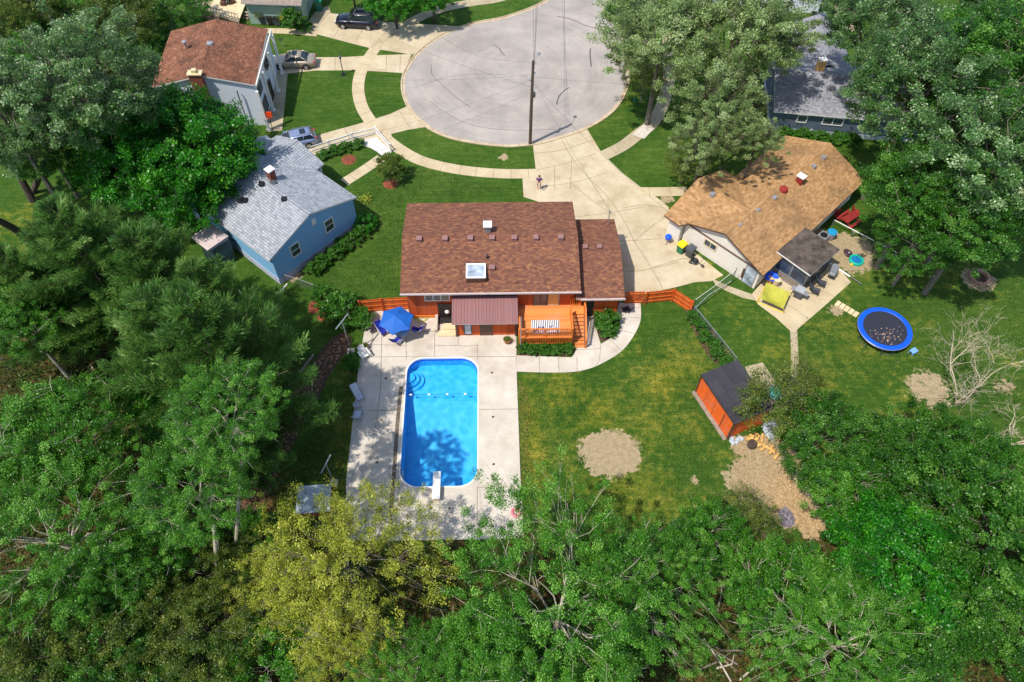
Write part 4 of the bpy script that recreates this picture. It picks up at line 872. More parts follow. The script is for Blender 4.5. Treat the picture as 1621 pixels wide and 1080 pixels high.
def conifer(kind,seed,H,Rb,mat,bark,nb=70,tuft=.5,npl=22,droop=.1,tone0=0.,z0f=.15,rise=.35):
    """boughs carry flat sprays of side twigs; needles fan outward and up along every twig"""
    rng=np.random.default_rng(seed); b=B(); b.tube([(0,0,-.1),(0,0,H*.5),(0,0,H*.97)],[.26,.16,.03],7)
    Cs=[];Ds=[];Ts=[]
    for k in range(nb):
        t=(k+.5)/nb; z=H*(z0f+(1-z0f)*t**.95); a=k*2.399+rng.uniform(-.5,.5); Lb=Rb*(1-t**1.4)*rng.uniform(.6,1.2)+.5
        s=Vector((0,0,z)); dr=Vector((math.cos(a),math.sin(a),0)); side=Vector((-dr.y,dr.x,0)); e=s+dr*Lb+Vector((0,0,Lb*(rise+.5*t))); m_=s.lerp(e,.5)-Vector((0,0,Lb*droop))
        b.tube([s,m_,e],[.05*(1.2-t),.03,.012],4,cap=False); bt=rng.normal(.4,.15)
        ns=int(5+Lb*3.2)
        for j in range(ns):
            q=.22+.78*(j+.5)/ns; p=(s.lerp(m_,q/.5) if q<.5 else m_.lerp(e,(q-.5)/.5)); sg=1 if j%2 else -1
            tl=(.22+Lb*.24*(1.12-q))*rng.uniform(.7,1.2); td=(dr*.75+side*sg*.8+Vector((0,0,.45))).normalized()
            nt_=max(2,int(tl/.2))
            for i in range(nt_):
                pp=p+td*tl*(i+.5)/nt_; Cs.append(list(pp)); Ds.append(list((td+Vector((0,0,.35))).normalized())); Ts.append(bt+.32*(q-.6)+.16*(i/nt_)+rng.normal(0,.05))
    trunk=b.build('trunk',bark); C=np.array(Cs);D=np.array(Ds);Tn=np.array(Ts); n=len(C)*npl; idx=np.repeat(np.arange(len(C)),npl)
    ax=D[idx]+rng.normal(0,.38,(n,3)); ax/=np.linalg.norm(ax,axis=1)[:,None]; L=tuft*rng.uniform(.6,1.2,n)
    base=C[idx]+rng.normal(0,.1,(n,3)); r=rng.normal(size=(n,3)); sd=np.cross(ax,r); sd/=np.linalg.norm(sd,axis=1)[:,None]; sd*=.026
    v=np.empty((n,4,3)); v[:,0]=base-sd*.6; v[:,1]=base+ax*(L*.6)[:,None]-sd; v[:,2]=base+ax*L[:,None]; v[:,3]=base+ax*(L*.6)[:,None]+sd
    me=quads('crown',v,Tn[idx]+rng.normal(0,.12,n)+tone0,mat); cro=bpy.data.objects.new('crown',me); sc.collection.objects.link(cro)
    return dict(kind=kind,trunk=trunk.data,crown=me,to=trunk,co=cro,Rh=Rb,zc=H*.5,used=False)
def plant(proto,name,label,cat,loc,rz,s,group=None,sz=None):
    t=bpy.data.objects.new(name,None); sc.collection.objects.link(t); t.location=(loc[0],loc[1],loc[2] if len(loc)>2 else 0); t.rotation_euler=(0,0,rz); t.scale=(s,s,sz or s)
    tag(t,label,cat,group)
    if not proto['used']: a,c=proto['to'],proto['co']; proto['used']=True
    else:
        a=proto['to'].copy(); c=proto['co'].copy(); sc.collection.objects.link(a); sc.collection.objects.link(c)
    a.parent=t; c.parent=t; return t
def tree(proto,name,label,cat,cx,cy,Rpx,zc,group=None,rz=None,stretch=1.):
    """crown centre seen at (cx,cy) with crown-centre height zc and apparent radius Rpx"""
    c=P(cx,cy,zc); Rm=Rpx*dep(c)/FPX; s=Rm/proto['Rh']
    rz=rz if rz is not None else (cx*7.1+cy*3.3)%6.28
    dz=zc-proto['zc']*s
    if dz>0: t=plant(proto,name,label,cat,(c.x,c.y,min(dz,proto.get('dep',8)*s)),rz,s,group,s); return t
    return plant(proto,name,label,cat,(c.x,c.y),rz,s,group,max(zc/proto['zc'],s*.6))
pr={}
pr['silver']=broadleaf('silver',1,7,5.5,11,330,190,.8,.24,M['lf_silver'],M['greybark'],.38,9,irr=.45,shell=.35,bare=.15,tw=.05)
pr['silver2']=broadleaf('silver2',2,7,6,11.5,360,190,.85,.24,M['lf_silver'],M['greybark'],.4,9,irr=.4,shell=.4,tw=.05,tone0=-.06)
pr['bright']=broadleaf('bright',3,7,5.5,11,360,190,.82,.22,M['lf_deep'],M['greybark'],.4,9,irr=.4,shell=.4,tw=.05,tone0=.04)
pr['sage']=broadleaf('sage',4,6,5,9.5,260,180,.72,.21,M['lf_sage'],M['greybark'],.3,9,irr=.4,shell=.35,tw=.045)
pr['sage2']=broadleaf('sage2',5,6,5,9.5,160,160,.64,.2,M['lf_sage'],M['bark'],.34,9,irr=.5,shell=.3,tw=.05,tone0=-.08,bare=.1)
pr['maple']=broadleaf('maple',6,6.5,5,7,420,190,.75,.24,M['lf_maple'],M['bark'],.35,8,irr=.25,shell=.6,tw=.04)
pr['maple2']=broadleaf('maple2',7,6,5,7,340,170,.75,.22,M['lf_maple'],M['bark'],.33,8,irr=.4,shell=.45,tw=.04,tone0=-.1)
pr['branchy']=broadleaf('branchy',8,8,5,9,560,190,.62,.16,M['lf_green'],M['palebark'],.3,13,irr=.35,shell=.3,bare=.3,tw=.035,tone0=.04)
pr['branchy2']=broadleaf('branchy2',9,8,5,9.5,580,190,.62,.16,M['lf_green'],M['palebark'],.32,13,irr=.4,shell=.35,bare=.22,tw=.038,tone0=.1)
pr['tall']=broadleaf('tall',19,7,4.6,9,460,190,.62,.16,M['lf_green'],M['palebark'],.26,12,irr=.4,shell=.3,bare=.3,tw=.035,tone0=.06,base=(-9,-8),dep_=32)
pr['yellow']=broadleaf('yellow',10,7,5,8.5,520,90,.5,.13,M['lf_yellow'],M['greybark'],.22,12,irr=.35,shell=.25,bare=.7,tw=.02)
pr['olive']=broadleaf('olive',11,5.5,3.6,5,280,150,.58,.15,M['lf_olive'],M['bark'],.2,9,irr=.4,shell=.35,bare=.3,tw=.025)
pr['scrub']=broadleaf('scrub',12,4.5,2.8,3,330,180,.52,.16,M['lf_deep'],M['greybark'],.12,8,irr=.35,shell=.4,low=-.2,bare=.3,tw=.022)
pr['scrub2']=broadleaf('scrub2',13,4.5,2.8,3.2,310,180,.52,.16,M['lf_green'],M['palebark'],.12,8,irr=.4,shell=.4,low=-.2,bare=.35,tw=.022)
pr['wispy']=broadleaf('wispy',14,3.2,2.4,3.2,130,70,.5,.13,M['lf_olive'],M['greybark'],.08,9,irr=.4,shell=.3,bare=.6,tw=.014,tone0=.15)
pr['bush']=broadleaf('bush',15,1.2,.8,.75,70,110,.3,.14,M['lf_deep'],M['bark'],.05,5,twigs=False,irr=.25,shell=.4,low=-.3,tone0=.05)
pr['shrub']=broadleaf('shrub',16,1.3,1.1,1.55,80,90,.26,.11,M['lf_olive'],M['bark'],.07,7,irr=.12,shell=.5,low=-.6,tw=.012,tone0=.12)
pr['ball']=broadleaf('ball',17,1.0,.8,.55,80,110,.2,.1,M['lf_maple'],M['bark'],.04,4,twigs=False,irr=.02,shell=.75,low=-.2,tone0=.0)
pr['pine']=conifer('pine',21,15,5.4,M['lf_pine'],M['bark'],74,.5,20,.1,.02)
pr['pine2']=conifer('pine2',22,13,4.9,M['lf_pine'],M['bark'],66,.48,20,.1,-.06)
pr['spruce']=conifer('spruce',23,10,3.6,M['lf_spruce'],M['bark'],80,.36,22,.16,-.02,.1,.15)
K=0
def cone(proto,label,bx,by,H,s=1.,group='conifers beside the mulch bed'):
    q=P(bx,by,0); H0={'pine':15,'pine2':13,'spruce':10}[proto]
    t=plant(pr[proto],'pine_tree' if proto!='spruce' else 'spruce_tree',label,'tree',(q.x,q.y),(bx*3.7)%6.28,s*H/H0,group,H/H0); return t
# left side
tree(pr['silver'],'maple_tree','silvery pale-leaved tree, tallest beside the brown-roofed column house, with a forked dark trunk','tree',128,140,112,13,rz=1.0)
tree(pr['silver2'],'maple_tree','silvery tree at the left edge, just left of the forked pale-leaved tree','tree',5,185,80,12,rz=2.2)
tree(pr['bright'],'maple_tree','mid green tree under the silvery trees at the upper left, above the leaning trunks','tree',75,235,62,6,rz=3)
tree(pr['maple'],'maple_tree','dense round saturated green tree touching the white siding of the column house','tree',298,232,112,6.5,rz=.4)
tree(pr['maple2'],'maple_tree','darker green tree between the silvery tree and the dense round green one','tree',190,255,105,6,rz=2)
tree(pr['maple2'],'maple_tree','small dark green tree overhanging the rear roof of the blue house','tree',300,300,78,5.5,rz=4)
tree(pr['olive'],'tree','olive tree in the top left corner of the view','tree',30,30,80,6,'background trees at the top left')
tree(pr['scrub'],'tree','green tree at the top edge, second from the left corner','tree',110,20,70,4,'background trees at the top left')
tree(pr['olive'],'tree','olive-brown tree behind the silvery tree near the top edge','tree',185,40,70,5,'background trees at the top left')
tree(pr['scrub'],'tree','bright green bushy tree left of the grey weathered deck','tree',262,20,50,3,'background trees at the top left')
tree(pr['scrub'],'tree','green bushy tree behind the dark rear edge of the brown roof','tree',225,85,45,3,'background trees at the top left')
tree(pr['scrub2'],'tree','light green tree at the left edge under the olive corner tree','tree',50,95,60,4,'background trees at the top left')
# leaning bare dark trunks at the far left
for k_,(a,c,e,r) in enumerate((((66,392),(-40,330),9,.42),((52,318),(-30,190),9,.36),((50,306),(98,176),9,.3))):
    p=P(*a);q=P(c[0],c[1],e); b=B(); m1=p.lerp(q,.5)+Vector((.25,.1,0)); b.tube([p-Vector((0,0,.1)),m1,q],[r,r*.75,r*.5],8)
    t_=thing('leaning_trunk',['lowest of the dark bare trunks leaning out of view at the left edge','upper dark bare trunk leaning out of view at the left edge','dark trunk leaning right up into the silvery tree'][k_],'tree',p)
    b.build('trunk',M['bark'],t_)
cone('pine','tall pine with yellowish tips, furthest left of the pines below the silvery tree',225,540,15,1.05)
cone('pine2','pine with feathery plumes directly below the dense round green tree',315,555,13.5,1.0)
cone('pine','tall dark pine reaching over the corner of the blue house roof',392,600,13.5,.9)
cone('pine','broad pine in the middle of the left grove, above the pale-branched trees',345,665,15,.95)
cone('pine','yellow-tipped pine at the left, between the leaning trunks and the grove',130,560,12,.95)
cone('pine2','pine at the top of the mulch bed, its tips near the blue house wall',425,588,8,.7)
cone('pine2','dark pine on the left side of the mulch bed, middle of its row',418,700,17,.85)
cone('pine2','tall pine at the lower left end of the mulch bed, nearest the pool patio',410,770,13,.75)
cone('spruce','dark blue-green spruce at the lower left end of the mulch bed',365,745,9,.9)
cone('spruce','short spruce touching the landscape timbers at the top of the mulch bed',445,628,4.5,.7)
tree(pr['branchy'],'cottonwood_tree','large green tree with pale bare twigs at the left edge, below the pines','tree',85,690,138,9.5,'green trees with pale branches')
tree(pr['tall'],'cottonwood_tree','tallest green tree with pale bare twigs, just left of the lower mulch bed','tree',352,655,88,16.5,'green trees with pale branches',rz=0)
tree(pr['tall'],'cottonwood_tree','green tree with pale twigs directly below the tallest one, left of the hot tub','tree',300,770,92,13,'green trees with pale branches',rz=0.3)
tree(pr['branchy'],'cottonwood_tree','green tree with pale twigs at the left edge, beside the tallest yellow-tipped pine','tree',15,490,85,9,'green trees with pale branches',rz=3)
tree(pr['branchy2'],'cottonwood_tree','green tree with pale limbs at the lower left edge','tree',90,850,130,8.5,'green trees with pale branches')
tree(pr['maple2'],'tree','dark leafy tree under the left pines with reddish tips','tree',300,620,80,5.5)
tree(pr['branchy'],'cottonwood_tree','lower green tree between the mulch bed and the brownish thicket','tree',235,880,95,6.5,'green trees with pale branches',rz=5)
tree(pr['olive'],'thicket_tree','brownish olive tree in the bottom left corner','tree',60,1010,110,6,'brownish olive trees along the lower left edge')
tree(pr['olive'],'thicket_tree','olive tree second from the bottom left corner','tree',205,985,100,5.5,'brownish olive trees along the lower left edge')
tree(pr['olive'],'thicket_tree','dark olive tree left of the yellow tree near the bottom edge','tree',335,1000,95,5.5,'brownish olive trees along the lower left edge')
tree(pr['branchy'],'cottonwood_tree','green tree with pale twigs between the brownish thicket trees','tree',150,935,85,7,'green trees with pale branches',rz=2.9)
tree(pr['scrub'],'tree','low green tree in front of the brownish thicket at the bottom edge','tree',270,1060,70,4)
tree(pr['olive'],'thicket_tree','dark olive tree just above the brownish ones, left of the yellow tree','tree',310,905,75,4.5,'brownish olive trees along the lower left edge')
tree(pr['wispy'],'sapling','thin brownish sapling left of the yellow tree at the end of the mulch bed','sapling',385,875,45,3)
# bottom
tree(pr['scrub'],'tree','low green bush at the foot of the tallest pale-twigged tree, left of the yellow tree','tree',425,868,48,2.4,rz=1)
tree(pr['scrub2'],'tree','light green bush below the lower end of the mulch bed, left of the yellow tree','tree',365,850,48,2.6,rz=2)
tree(pr['scrub'],'tree','mid green tree among the brownish ones near the bottom left corner','tree',120,1045,80,5,rz=5)
tree(pr['yellow'],'yellow_tree','airy yellow-green tree overhanging the near left corner of the pool patio','tree',545,890,150,9)
tree(pr['yellow'],'yellow_tree','smaller yellow-green tree at the left of the larger airy yellow one','tree',445,930,75,6,rz=2.5)
tree(pr['yellow'],'yellow_tree','yellow-green tree at the bottom edge below the larger airy yellow one','tree',545,1040,85,6.5,rz=4)
tree(pr['scrub2'],'tree','bright green low tree under the yellow tree at the bottom edge','tree',430,1050,85,4)
tree(pr['branchy2'],'cottonwood_tree','green tree with pale limbs at the bottom edge below the yellow tree','tree',650,1075,85,7,'green trees with pale branches')
tree(pr['branchy2'],'cottonwood_tree','broad green tree with pale limbs overhanging the near right corner of the pool patio','tree',885,968,148,9,'green trees with pale branches',rz=0.7)
tree(pr['branchy'],'cottonwood_tree','green tree with pale limbs at the bottom, left of the broad one','tree',745,1030,105,8,'green trees with pale branches',rz=1.4)
tree(pr['branchy2'],'cottonwood_tree','green tree with pale limbs rising from the lawn edge, right of the broad one','tree',1015,922,92,7.5,'green trees with pale branches',rz=4.2)
tree(pr['branchy'],'cottonwood_tree','green tree with pale limbs at the bottom edge left of the fallen branches','tree',955,1060,95,7,'green trees with pale branches',rz=5.4)
tree(pr['scrub'],'tree','low dark green tree at the bottom edge right below the broad tree','tree',860,1075,70,4)
# lower right
tree(pr['scrub2'],'tree','bright green tree at the lower end of the wood chip bed','tree',1245,950,88,4.5)
tree(pr['branchy2'],'cottonwood_tree','green tree in the lower right thicket, right of the fallen branches','tree',1335,1015,100,6,rz=2.2)
tree(pr['maple2'],'tree','deep green tree at the right of the lower end of the chain link fence','tree',1395,880,105,5,rz=1)
tree(pr['scrub'],'tree','dark green tree in the bottom right thicket, below the deep green one','tree',1450,985,100,4.5)
tree(pr['scrub'],'tree','olive green tree at the right edge in the lower thicket','tree',1570,860,110,4.5,rz=.8)
tree(pr['scrub'],'tree','green tree at the right edge near the bottom corner','tree',1580,980,80,4,rz=4)
tree(pr['scrub2'],'tree','light green low tree at the bottom right, beside the bare earth patch','tree',1400,1060,75,3.5)
tree(pr['scrub'],'tree','dense dark green bush right of the orange shed','tree',1300,690,68,3,rz=3)
tree(pr['scrub2'],'tree','bright green bush beside the middle of the chain link fence','tree',1345,775,68,3,rz=1.2)
tree(pr['scrub'],'tree','mid green bush on the right lawn, between the bare tree and the thicket','tree',1450,730,78,2.6,rz=5)
tree(pr['scrub2'],'tree','low light green bush below the bleached bare tree','tree',1540,740,72,2.2,rz=2)
tree(pr['scrub'],'tree','green bush in the middle of the lower right thicket','tree',1480,800,70,3,rz=.2)
tree(pr['scrub2'],'tree','small green bush at the lower tip of the wood chip bed','tree',1120,850,62,3.2,rz=1.7)
tree(pr['wispy'],'sapling','yellowish wispy shrub at the left edge of the wood chip bed','shrub',1175,805,42,1.8)
tree(pr['wispy'],'sapling','yellowish wispy shrub below the wood chip bed beside the ash pile','shrub',1200,835,42,1.8,rz=2)
tree(pr['wispy'],'small_tree','airy olive small tree leaning over the corner of the orange shed','tree',1228,632,66,3.8,rz=1)
tree(pr['wispy'],'sapling','thin wispy shrub beyond the concrete pad behind the shed','shrub',1265,600,38,2.2,rz=4)
# upper right
tree(pr['bright'],'maple_tree','large green tree over the right end of the tan roof','tree',1458,308,88,9,rz=1.2)
tree(pr['silver2'],'maple_tree','large silvery green tree covering the right end of the slate blue house','tree',1455,148,104,12,rz=3.3)
tree(pr['bright'],'maple_tree','large green tree at the right edge, upper one','tree',1560,110,125,12,rz=4.7)
tree(pr['silver'],'maple_tree','silvery tree at the right edge between the two large green ones','tree',1575,260,115,12,rz=.5)
tree(pr['bright'],'maple_tree','dark green tree at the right edge above the fire pit','tree',1545,350,85,9,rz=2.4)
tree(pr['silver2'],'maple_tree','silvery tree at the top edge right of the hidden driveway','tree',1400,40,80,11,rz=5.6)
tree(pr['silver'],'maple_tree','silvery tree in the top right corner','tree',1600,20,90,12,rz=2.7)
tree(pr['bright'],'maple_tree','green tree hanging low over the lawn left of the fire pit','tree',1462,378,56,6,rz=3.9)
tree(pr['sage'],'ash_tree','sage green tree beside the right side of the cul-de-sac','tree',1050,60,92,10,'sage green trees beside the cul-de-sac')
tree(pr['sage'],'ash_tree','sage green tree at the top edge left of the hidden white house','tree',1165,45,100,10,'sage green trees beside the cul-de-sac',rz=2)
tree(pr['sage2'],'ash_tree','sage green tree in front of the hidden white house','tree',1212,62,62,9,'sage green trees beside the cul-de-sac')
tree(pr['sage2'],'ash_tree','sage green tree between the sidewalk and the slate blue house','tree',1140,165,80,8.5,'sage green trees beside the cul-de-sac',rz=1)
tree(pr['sage2'],'ash_tree','sage green tree with dark trunk, lowest, at the left end of the tan roof','tree',1120,218,60,8,'sage green trees beside the cul-de-sac',rz=4)
tree(pr['sage2'],'ash_tree','sage green tree overhanging the far corner of the tan roof','tree',1205,205,46,8.5,'sage green trees beside the cul-de-sac',rz=3)
tree(pr['wispy'],'sapling','yellowish thin tree on the verge right of the cul-de-sac','tree',1020,125,40,4.5)
tree(pr['wispy'],'sapling','yellow-green thin tree right of the white sidewalk slab','tree',1085,255,40,3,rz=2)
tree(pr['bright'],'tree','deep green tree at the top edge overhanging the right side of the street','tree',1004,4,44,9)
# top middle
for a,c,r,lb in ((556,-24,30,'bright green bush behind the dark car, leftmost of three'),(622,-6,42,'bright green bush behind the dark car, middle of three'),(684,-14,38,'bright green bush behind the dark car, rightmost of three')):
    tree(pr['maple'] if c<0 else pr['bright'],'tree',lb,'tree',a,c,r,4,'bushes behind the dark car')
# shrubs
def shrub(proto,name,label,cx,cy,Rpx,zc,cat='shrub',group=None): return tree(pr[proto],name,label,cat,cx,cy,Rpx,zc,group)
shrub('shrub','round_shrub','round brownish-green shrub in a red mulch ring on the front lawn',617,264,23,1.7)
shrub('ball','clipped_bush','round clipped bush at the right front corner of the blue house',578,354,17,.55)
shrub('bush','shrub','dark green shrub at the left end of the orange board fence',548,490,30,1.1)
shrub('bush','shrub','brighter green shrub left of the dark one at the fence end',512,470,18,.7)
shrub('bush','shrub','green shrub climbing the post at the left end of the orange board fence',573,506,17,1.2)
shrub('bush','shrub','small green clump beside the white lawn chair',556,575,14,.5)
shrub('bush','garden_shrub','larger feathery green shrub in the curved bed by the path',958,507,19,.7)
shrub('bush','garden_shrub','smaller green shrub at the lower end of the curved bed by the path',962,525,12,.4)
shrub('bush','shrub','tall green shrub against the pale green house',463,28,17,1.6)
shrub('bush','shrub','low green shrub at the corner of the pale green garage',482,42,12,.5)
shrub('wispy','dry_shrub','dry brown shrub by the bins of the pale green house',410,24,8,1.2)
for i_ in range(5):
    shrub('bush','hosta',['leafy clump at the left end of the bed under the wooden deck','second leafy clump from the left under the wooden deck','middle leafy clump under the wooden deck','fourth leafy clump from the left under the wooden deck','leafy clump at the right end of the bed under the wooden deck'][i_],829+i_*17,551+(i_%2)*2,10.5,.4,'plant','leafy clumps under the deck')
lb=['nearest the orange fence','second from the orange fence','third from the orange fence','fourth from the orange fence','fifth from the orange fence','next to the shed roof']
for i_,(a,c) in enumerate(((1099,503),(1112,517),(1118,533),(1131,546),(1138,562),(1152,574))): shrub('bush','bed_plant','leafy bed plant along the chain link fence, '+lb[i_],a,c,11,.35,'plant','bed plants along the chain link fence')
for i_,(a,c) in enumerate(((495,424),(511,412),(527,401),(543,390),(558,379),(572,368))):
    shrub('bush','hedge_bush',['first','second','third','fourth','fifth','sixth'][i_]+' hedge bush from the left along the blue house wall',a,c,13,.5,'shrub','hedge along the blue house')
for i_,(a,c) in enumerate(((512,245),(530,239),(548,233),(565,228))): shrub('bush','hedge_bush',['first','second','third','fourth'][i_]+' low hedge bush from the left inside the white rail fence',a,c,10,.35,'shrub','hedge inside the rail fence')
for i_,(a,c) in enumerate(((1245,212),(1275,214),(1300,216),(1325,218),(1350,222))): shrub('bush','fern_clump',['first','second','third','fourth','fifth'][i_]+' green fern clump from the left below the slate blue house',a,c,14,.4,'plant','fern clumps below the slate house')
# bleached bare tree
def bare_tree(label,bx,by,H,seed,mat,spread=.55):
    rng=np.random.default_rng(seed); q=P(bx,by); t=thing('bare_tree',label,'tree',q); tb=B(T(q)); cb=B(T(q))
    def grow(p,d,L,r,lv,b):
        k=3; pts=[p]; 
        for i in range(k): d=(d+Vector(rng.normal(0,.16,3))).normalized(); pts.append(pts[-1]+d*L/k)
        r=max(r,.008); b.tube(pts,[r,r*.85,r*.7,r*.5],5 if lv<2 else 3,cap=False)
        if lv>=5: return
        for i in range(3 if lv<4 else 2):
            s=pts[rng.integers(1,4)]; dd=(d+Vector(rng.normal(0,spread,3))+Vector((0,0,.12))).normalized(); grow(s,dd,L*rng.uniform(.55,.78),r*.55,lv+1,cb)
    for k_ in range(3):
        a=k_*2.094+rng.uniform(-.3,.3); grow(Vector((0,0,.1)),Vector((math.cos(a)*.38,math.sin(a)*.38,.95)).normalized(),H*.42,.075,0,tb)
    tb.build('trunk',mat,t); cb.build('branches',mat,t); return t
bare_tree('bleached leafless tree with many pale twigs at the right below the trampoline',1512,640,9.5,5,M['deadbark'])
bare_tree('smaller bleached leafless brush right of the larger bare tree',1600,705,4.5,9,M['deadbark'])
# ------------------------------------------------------------------ vehicles
def car(name,label,loc,rz,paintm,L=4.6,Wd=1.82,H=1.45,suv=False):
    t=thing(name,label,'car',loc,rz); Mc=T(loc,rz); hw=Wd/2; belt=.92 if not suv else 1.02
    b=B(Mc)
    if suv: st=[(-L/2,.45,.85,.80),(-L/2+.12,.32,1.0,.93),(-L*.3,.26,1.05,1.),(0,.24,1.03,1.),(L*.22,.26,1.02,1.),(L*.36,.28,.98,.96),(L*.46,.34,.86,.88),(L/2,.45,.66,.74)]
    else: st=[(-L/2,.45,.8,.78),(-L/2+.14,.32,.96,.9),(-L*.3,.26,.98,1.),(0,.24,.95,1.),(L*.2,.25,.93,1.),(L*.34,.27,.86,.97),(L*.45,.34,.74,.88),(L/2,.45,.58,.74)]
    rings=[]
    for x,zl,zb,k in st:
        w_=hw*k; rings.append([Vector(p) for p in ((x,-w_*.9,zl),(x,-w_,zl+.14),(x,-w_*1.0,(zl+zb)/2+.04),(x,-w_*.93,zb-.05),(x,-w_*.8,zb),(x,0,zb+.035),(x,w_*.8,zb),(x,w_*.93,zb-.05),(x,w_,(zl+zb)/2+.04),(x,w_,zl+.14),(x,w_*.9,zl))])
    for i in range(len(rings)-1):
        for j in range(11):
            j2=(j+1)%11; b.face([rings[i][j],rings[i+1][j],rings[i+1][j2],rings[i][j2]],0,True)
    b.face(rings[0],0); b.face(rings[-1][::-1],0)
    # wheel arches
    wx=(L*.31,-L*.29)
    for x in wx:
        for s_ in (-1,1): b.lathe([(0,.0),(.39,.0),(.39,.05)],(x,s_*(hw*.985),.36),16,1,False,Matrix.Rotation(-s_*math.pi/2,4,'X'))
    b.build('body',[paintm,M['black']],t,weld=True)
    # cabin
    if suv: bx0,bx1,tx0,tx1=-L/2+.14,L*.2,-L/2+.5,L*.04
    else: bx0,bx1,tx0,tx1=-L*.36,L*.2,-L*.2,L*.03
    zb=belt; zt=H; wb=hw*.86; wt=hw*.68
    bl=[(bx0,-wb,zb),(bx1,-wb,zb),(bx1,wb,zb),(bx0,wb,zb)]; tl=[(tx0,-wt,zt-.06),(tx1,-wt,zt-.06),(tx1,wt,zt-.06),(tx0,wt,zt-.06)]
    for nm_,i,j in (('side_window',0,1),('windshield',1,2),('side_window',2,3),('rear_window',3,0)):
        g_=B(Mc); g_.face([bl[i],bl[j],tl[j],tl[i]]); g_.build(nm_,M['carglass'],t)
    b=B(Mc); rx=[(tx0-.04,.92,-.02),(tx0+.25,1.,.02),((tx0+tx1)/2,1.02,.045),(tx1-.2,1.,.02),(tx1+.05,.95,-.03)]
    rg=[[Vector((x,yy*wt*k*1.06,zt-.07+dz+zz)) for yy,zz in ((-1,-.03),(-.93,.03),(-.5,.06),(0,.07),(.5,.06),(.93,.03),(1,-.03))] for x,k,dz in rx]
    for i in range(len(rg)-1):
        for j in range(6): b.face([rg[i][j],rg[i+1][j],rg[i+1][j+1],rg[i][j+1]],0,True)
    b.face([rg[0][j] for j in range(7)],0); b.face([rg[-1][j] for j in range(6,-1,-1)],0)
    for i in range(4): b.tube([bl[i],tl[i]],.045,5,0)
    for s_ in (-1,1):
        for q in ((.36,.66) if suv else (.48,)): b.tube([(bx0+(bx1-bx0)*(q+.03),s_*wb,zb),(tx0+(tx1-tx0)*q,s_*wt,zt-.05)],.035,5,0)
    b.build('roof',paintm,t,weld=True)
    if not suv or True:
        g_=B(Mc); g_.box((tx0+.45,-.38,zt+.02),(tx0+1.0,.38,zt+.055)); g_.build('sunroof',M['carglass'],t)
    if suv:
        for s_ in (-1,1): g_=B(Mc); g_.tube([(tx0+.1,s_*wt*.9,zt+.0),(tx0+.2,s_*wt*.9,zt+.09),(tx1-.2,s_*wt*.9,zt+.09),(tx1-.05,s_*wt*.9,zt)],.022,5); g_.build('roof_rail',M['alloy'],t)
    for x in wx:
        for s_ in (-1,1):
            Mr=Matrix.Rotation(-s_*math.pi/2,4,'X'); g_=B(Mc); g_.lathe([(.2,-.2),(.33,-.2),(.35,-.1),(.35,.02),(.33,.045),(.22,.05)],(x,s_*(hw-.03),.35),18,0,True,Mr); wo=g_.build('wheel',M['rubber'],t)
            g_=B(Mc); g_.lathe([(0,.03),(.07,.055),(.2,.03),(.225,.052)],(x,s_*(hw-.03),.35),10,0,False,Mr); g_.build('rim',M['alloy'],wo)
            g_=B(Mc)
    for s_ in (-1,1):
        g_=B(Mc); g_.obox((L/2-.13,s_*hw*.62,.66 if not suv else .74),(.2,.32,.13),-s_*.35); g_.build('headlight',M['headlight'],t)
        g_=B(Mc); g_.obox((-L/2+.07,s_*hw*.68,.8 if not suv else .9),(.14,.3,.16),s_*.2); g_.build('taillight',M['taillight'],t)
        g_=B(Mc); g_.obox((bx1-.25,s_*(hw+.06),zb+.05),(.14,.2,.13)); g_.build('mirror',paintm,t)
    g_=B(Mc); g_.box((-L/2-.012,-.25,.55),(-L/2+.02,.25,.68)); g_.build('number_plate',M['white'],t)
    for x in (-.08,L*.17 if suv else .0): pass
    g_=B(Mc); g_.box((L/2-.06,-.5,.42),(L/2+.02,.5,.56)); g_.build('grille',M['black'],t)
    return t
q0,q1=P(433,98,.5),P(497,97.5,.5); c=(q0+q1)/2
car('parked_sedan','champagne sedan parked on the driveway beside the porch columns',(c.x+.05,c.y+.1,.024),R(180),M['sedan'],4.75,1.84,1.47)
q0,q1=P(533,30,.6),P(598,34,.6); c=(q0+q1)/2
car('parked_suv','dark navy estate car parked at the top by the bright green bushes',(c.x,c.y-.1,.024),R(180)+math.atan2(-(q0.y-q1.y)*.9,-(q0.x-q1.x)) if False else R(174),M['suv'],4.95,1.95,1.75,True)
q=P(474,220,.7); car('parked_sedan','silver-blue car half hidden beyond the grey roof of the blue house',(q.x-.6,q.y-.2,.024),R(198),M['silver'],4.6,1.85,1.5,True)
q=P(1313,42,.7); car('parked_car','dark car under the trees beside the far driveway at the top right',(q.x-.9,q.y+.6,.0),R(80),M['suv'],4.6,1.8,1.5,True)
# ------------------------------------------------------------------ utility pole and lines
ub=P(838.7,228.5); up=thing('utility_pole','tall wooden utility pole with a street lamp at the near edge of the cul-de-sac','utility pole',ub)
PH=9.7; b=B(T(ub)); b.tube([(0,0,-.2),(.02,0,5),(.05,0,PH)],[.19,.155,.12],9); b.build('pole',M['pole'],up)
b=B(T(ub)); b.tube([(.08,0,8.9),(.35,.5,9.5),(.55,1.1,9.6)],.03,6); b.lathe([(0,.14),(.14,.1),(.2,.0),(.16,-.1),(0,-.12)],(.6,1.25,9.58),12); b.build('street_lamp',M['grey'],up)
b=B(T(ub)); b.lathe([(0,.3),(.13,.28),(.15,0),(.13,-.25),(0,-.28)],(.24,-.02,6.0),10); b.build('terminal_box',M['dgrey'],up)
b=B(T(ub)); b.tube([(-.16,-.06,0),(-.16,-.06,2.6)],.035,6); b.build('conduit',M['white'],up)
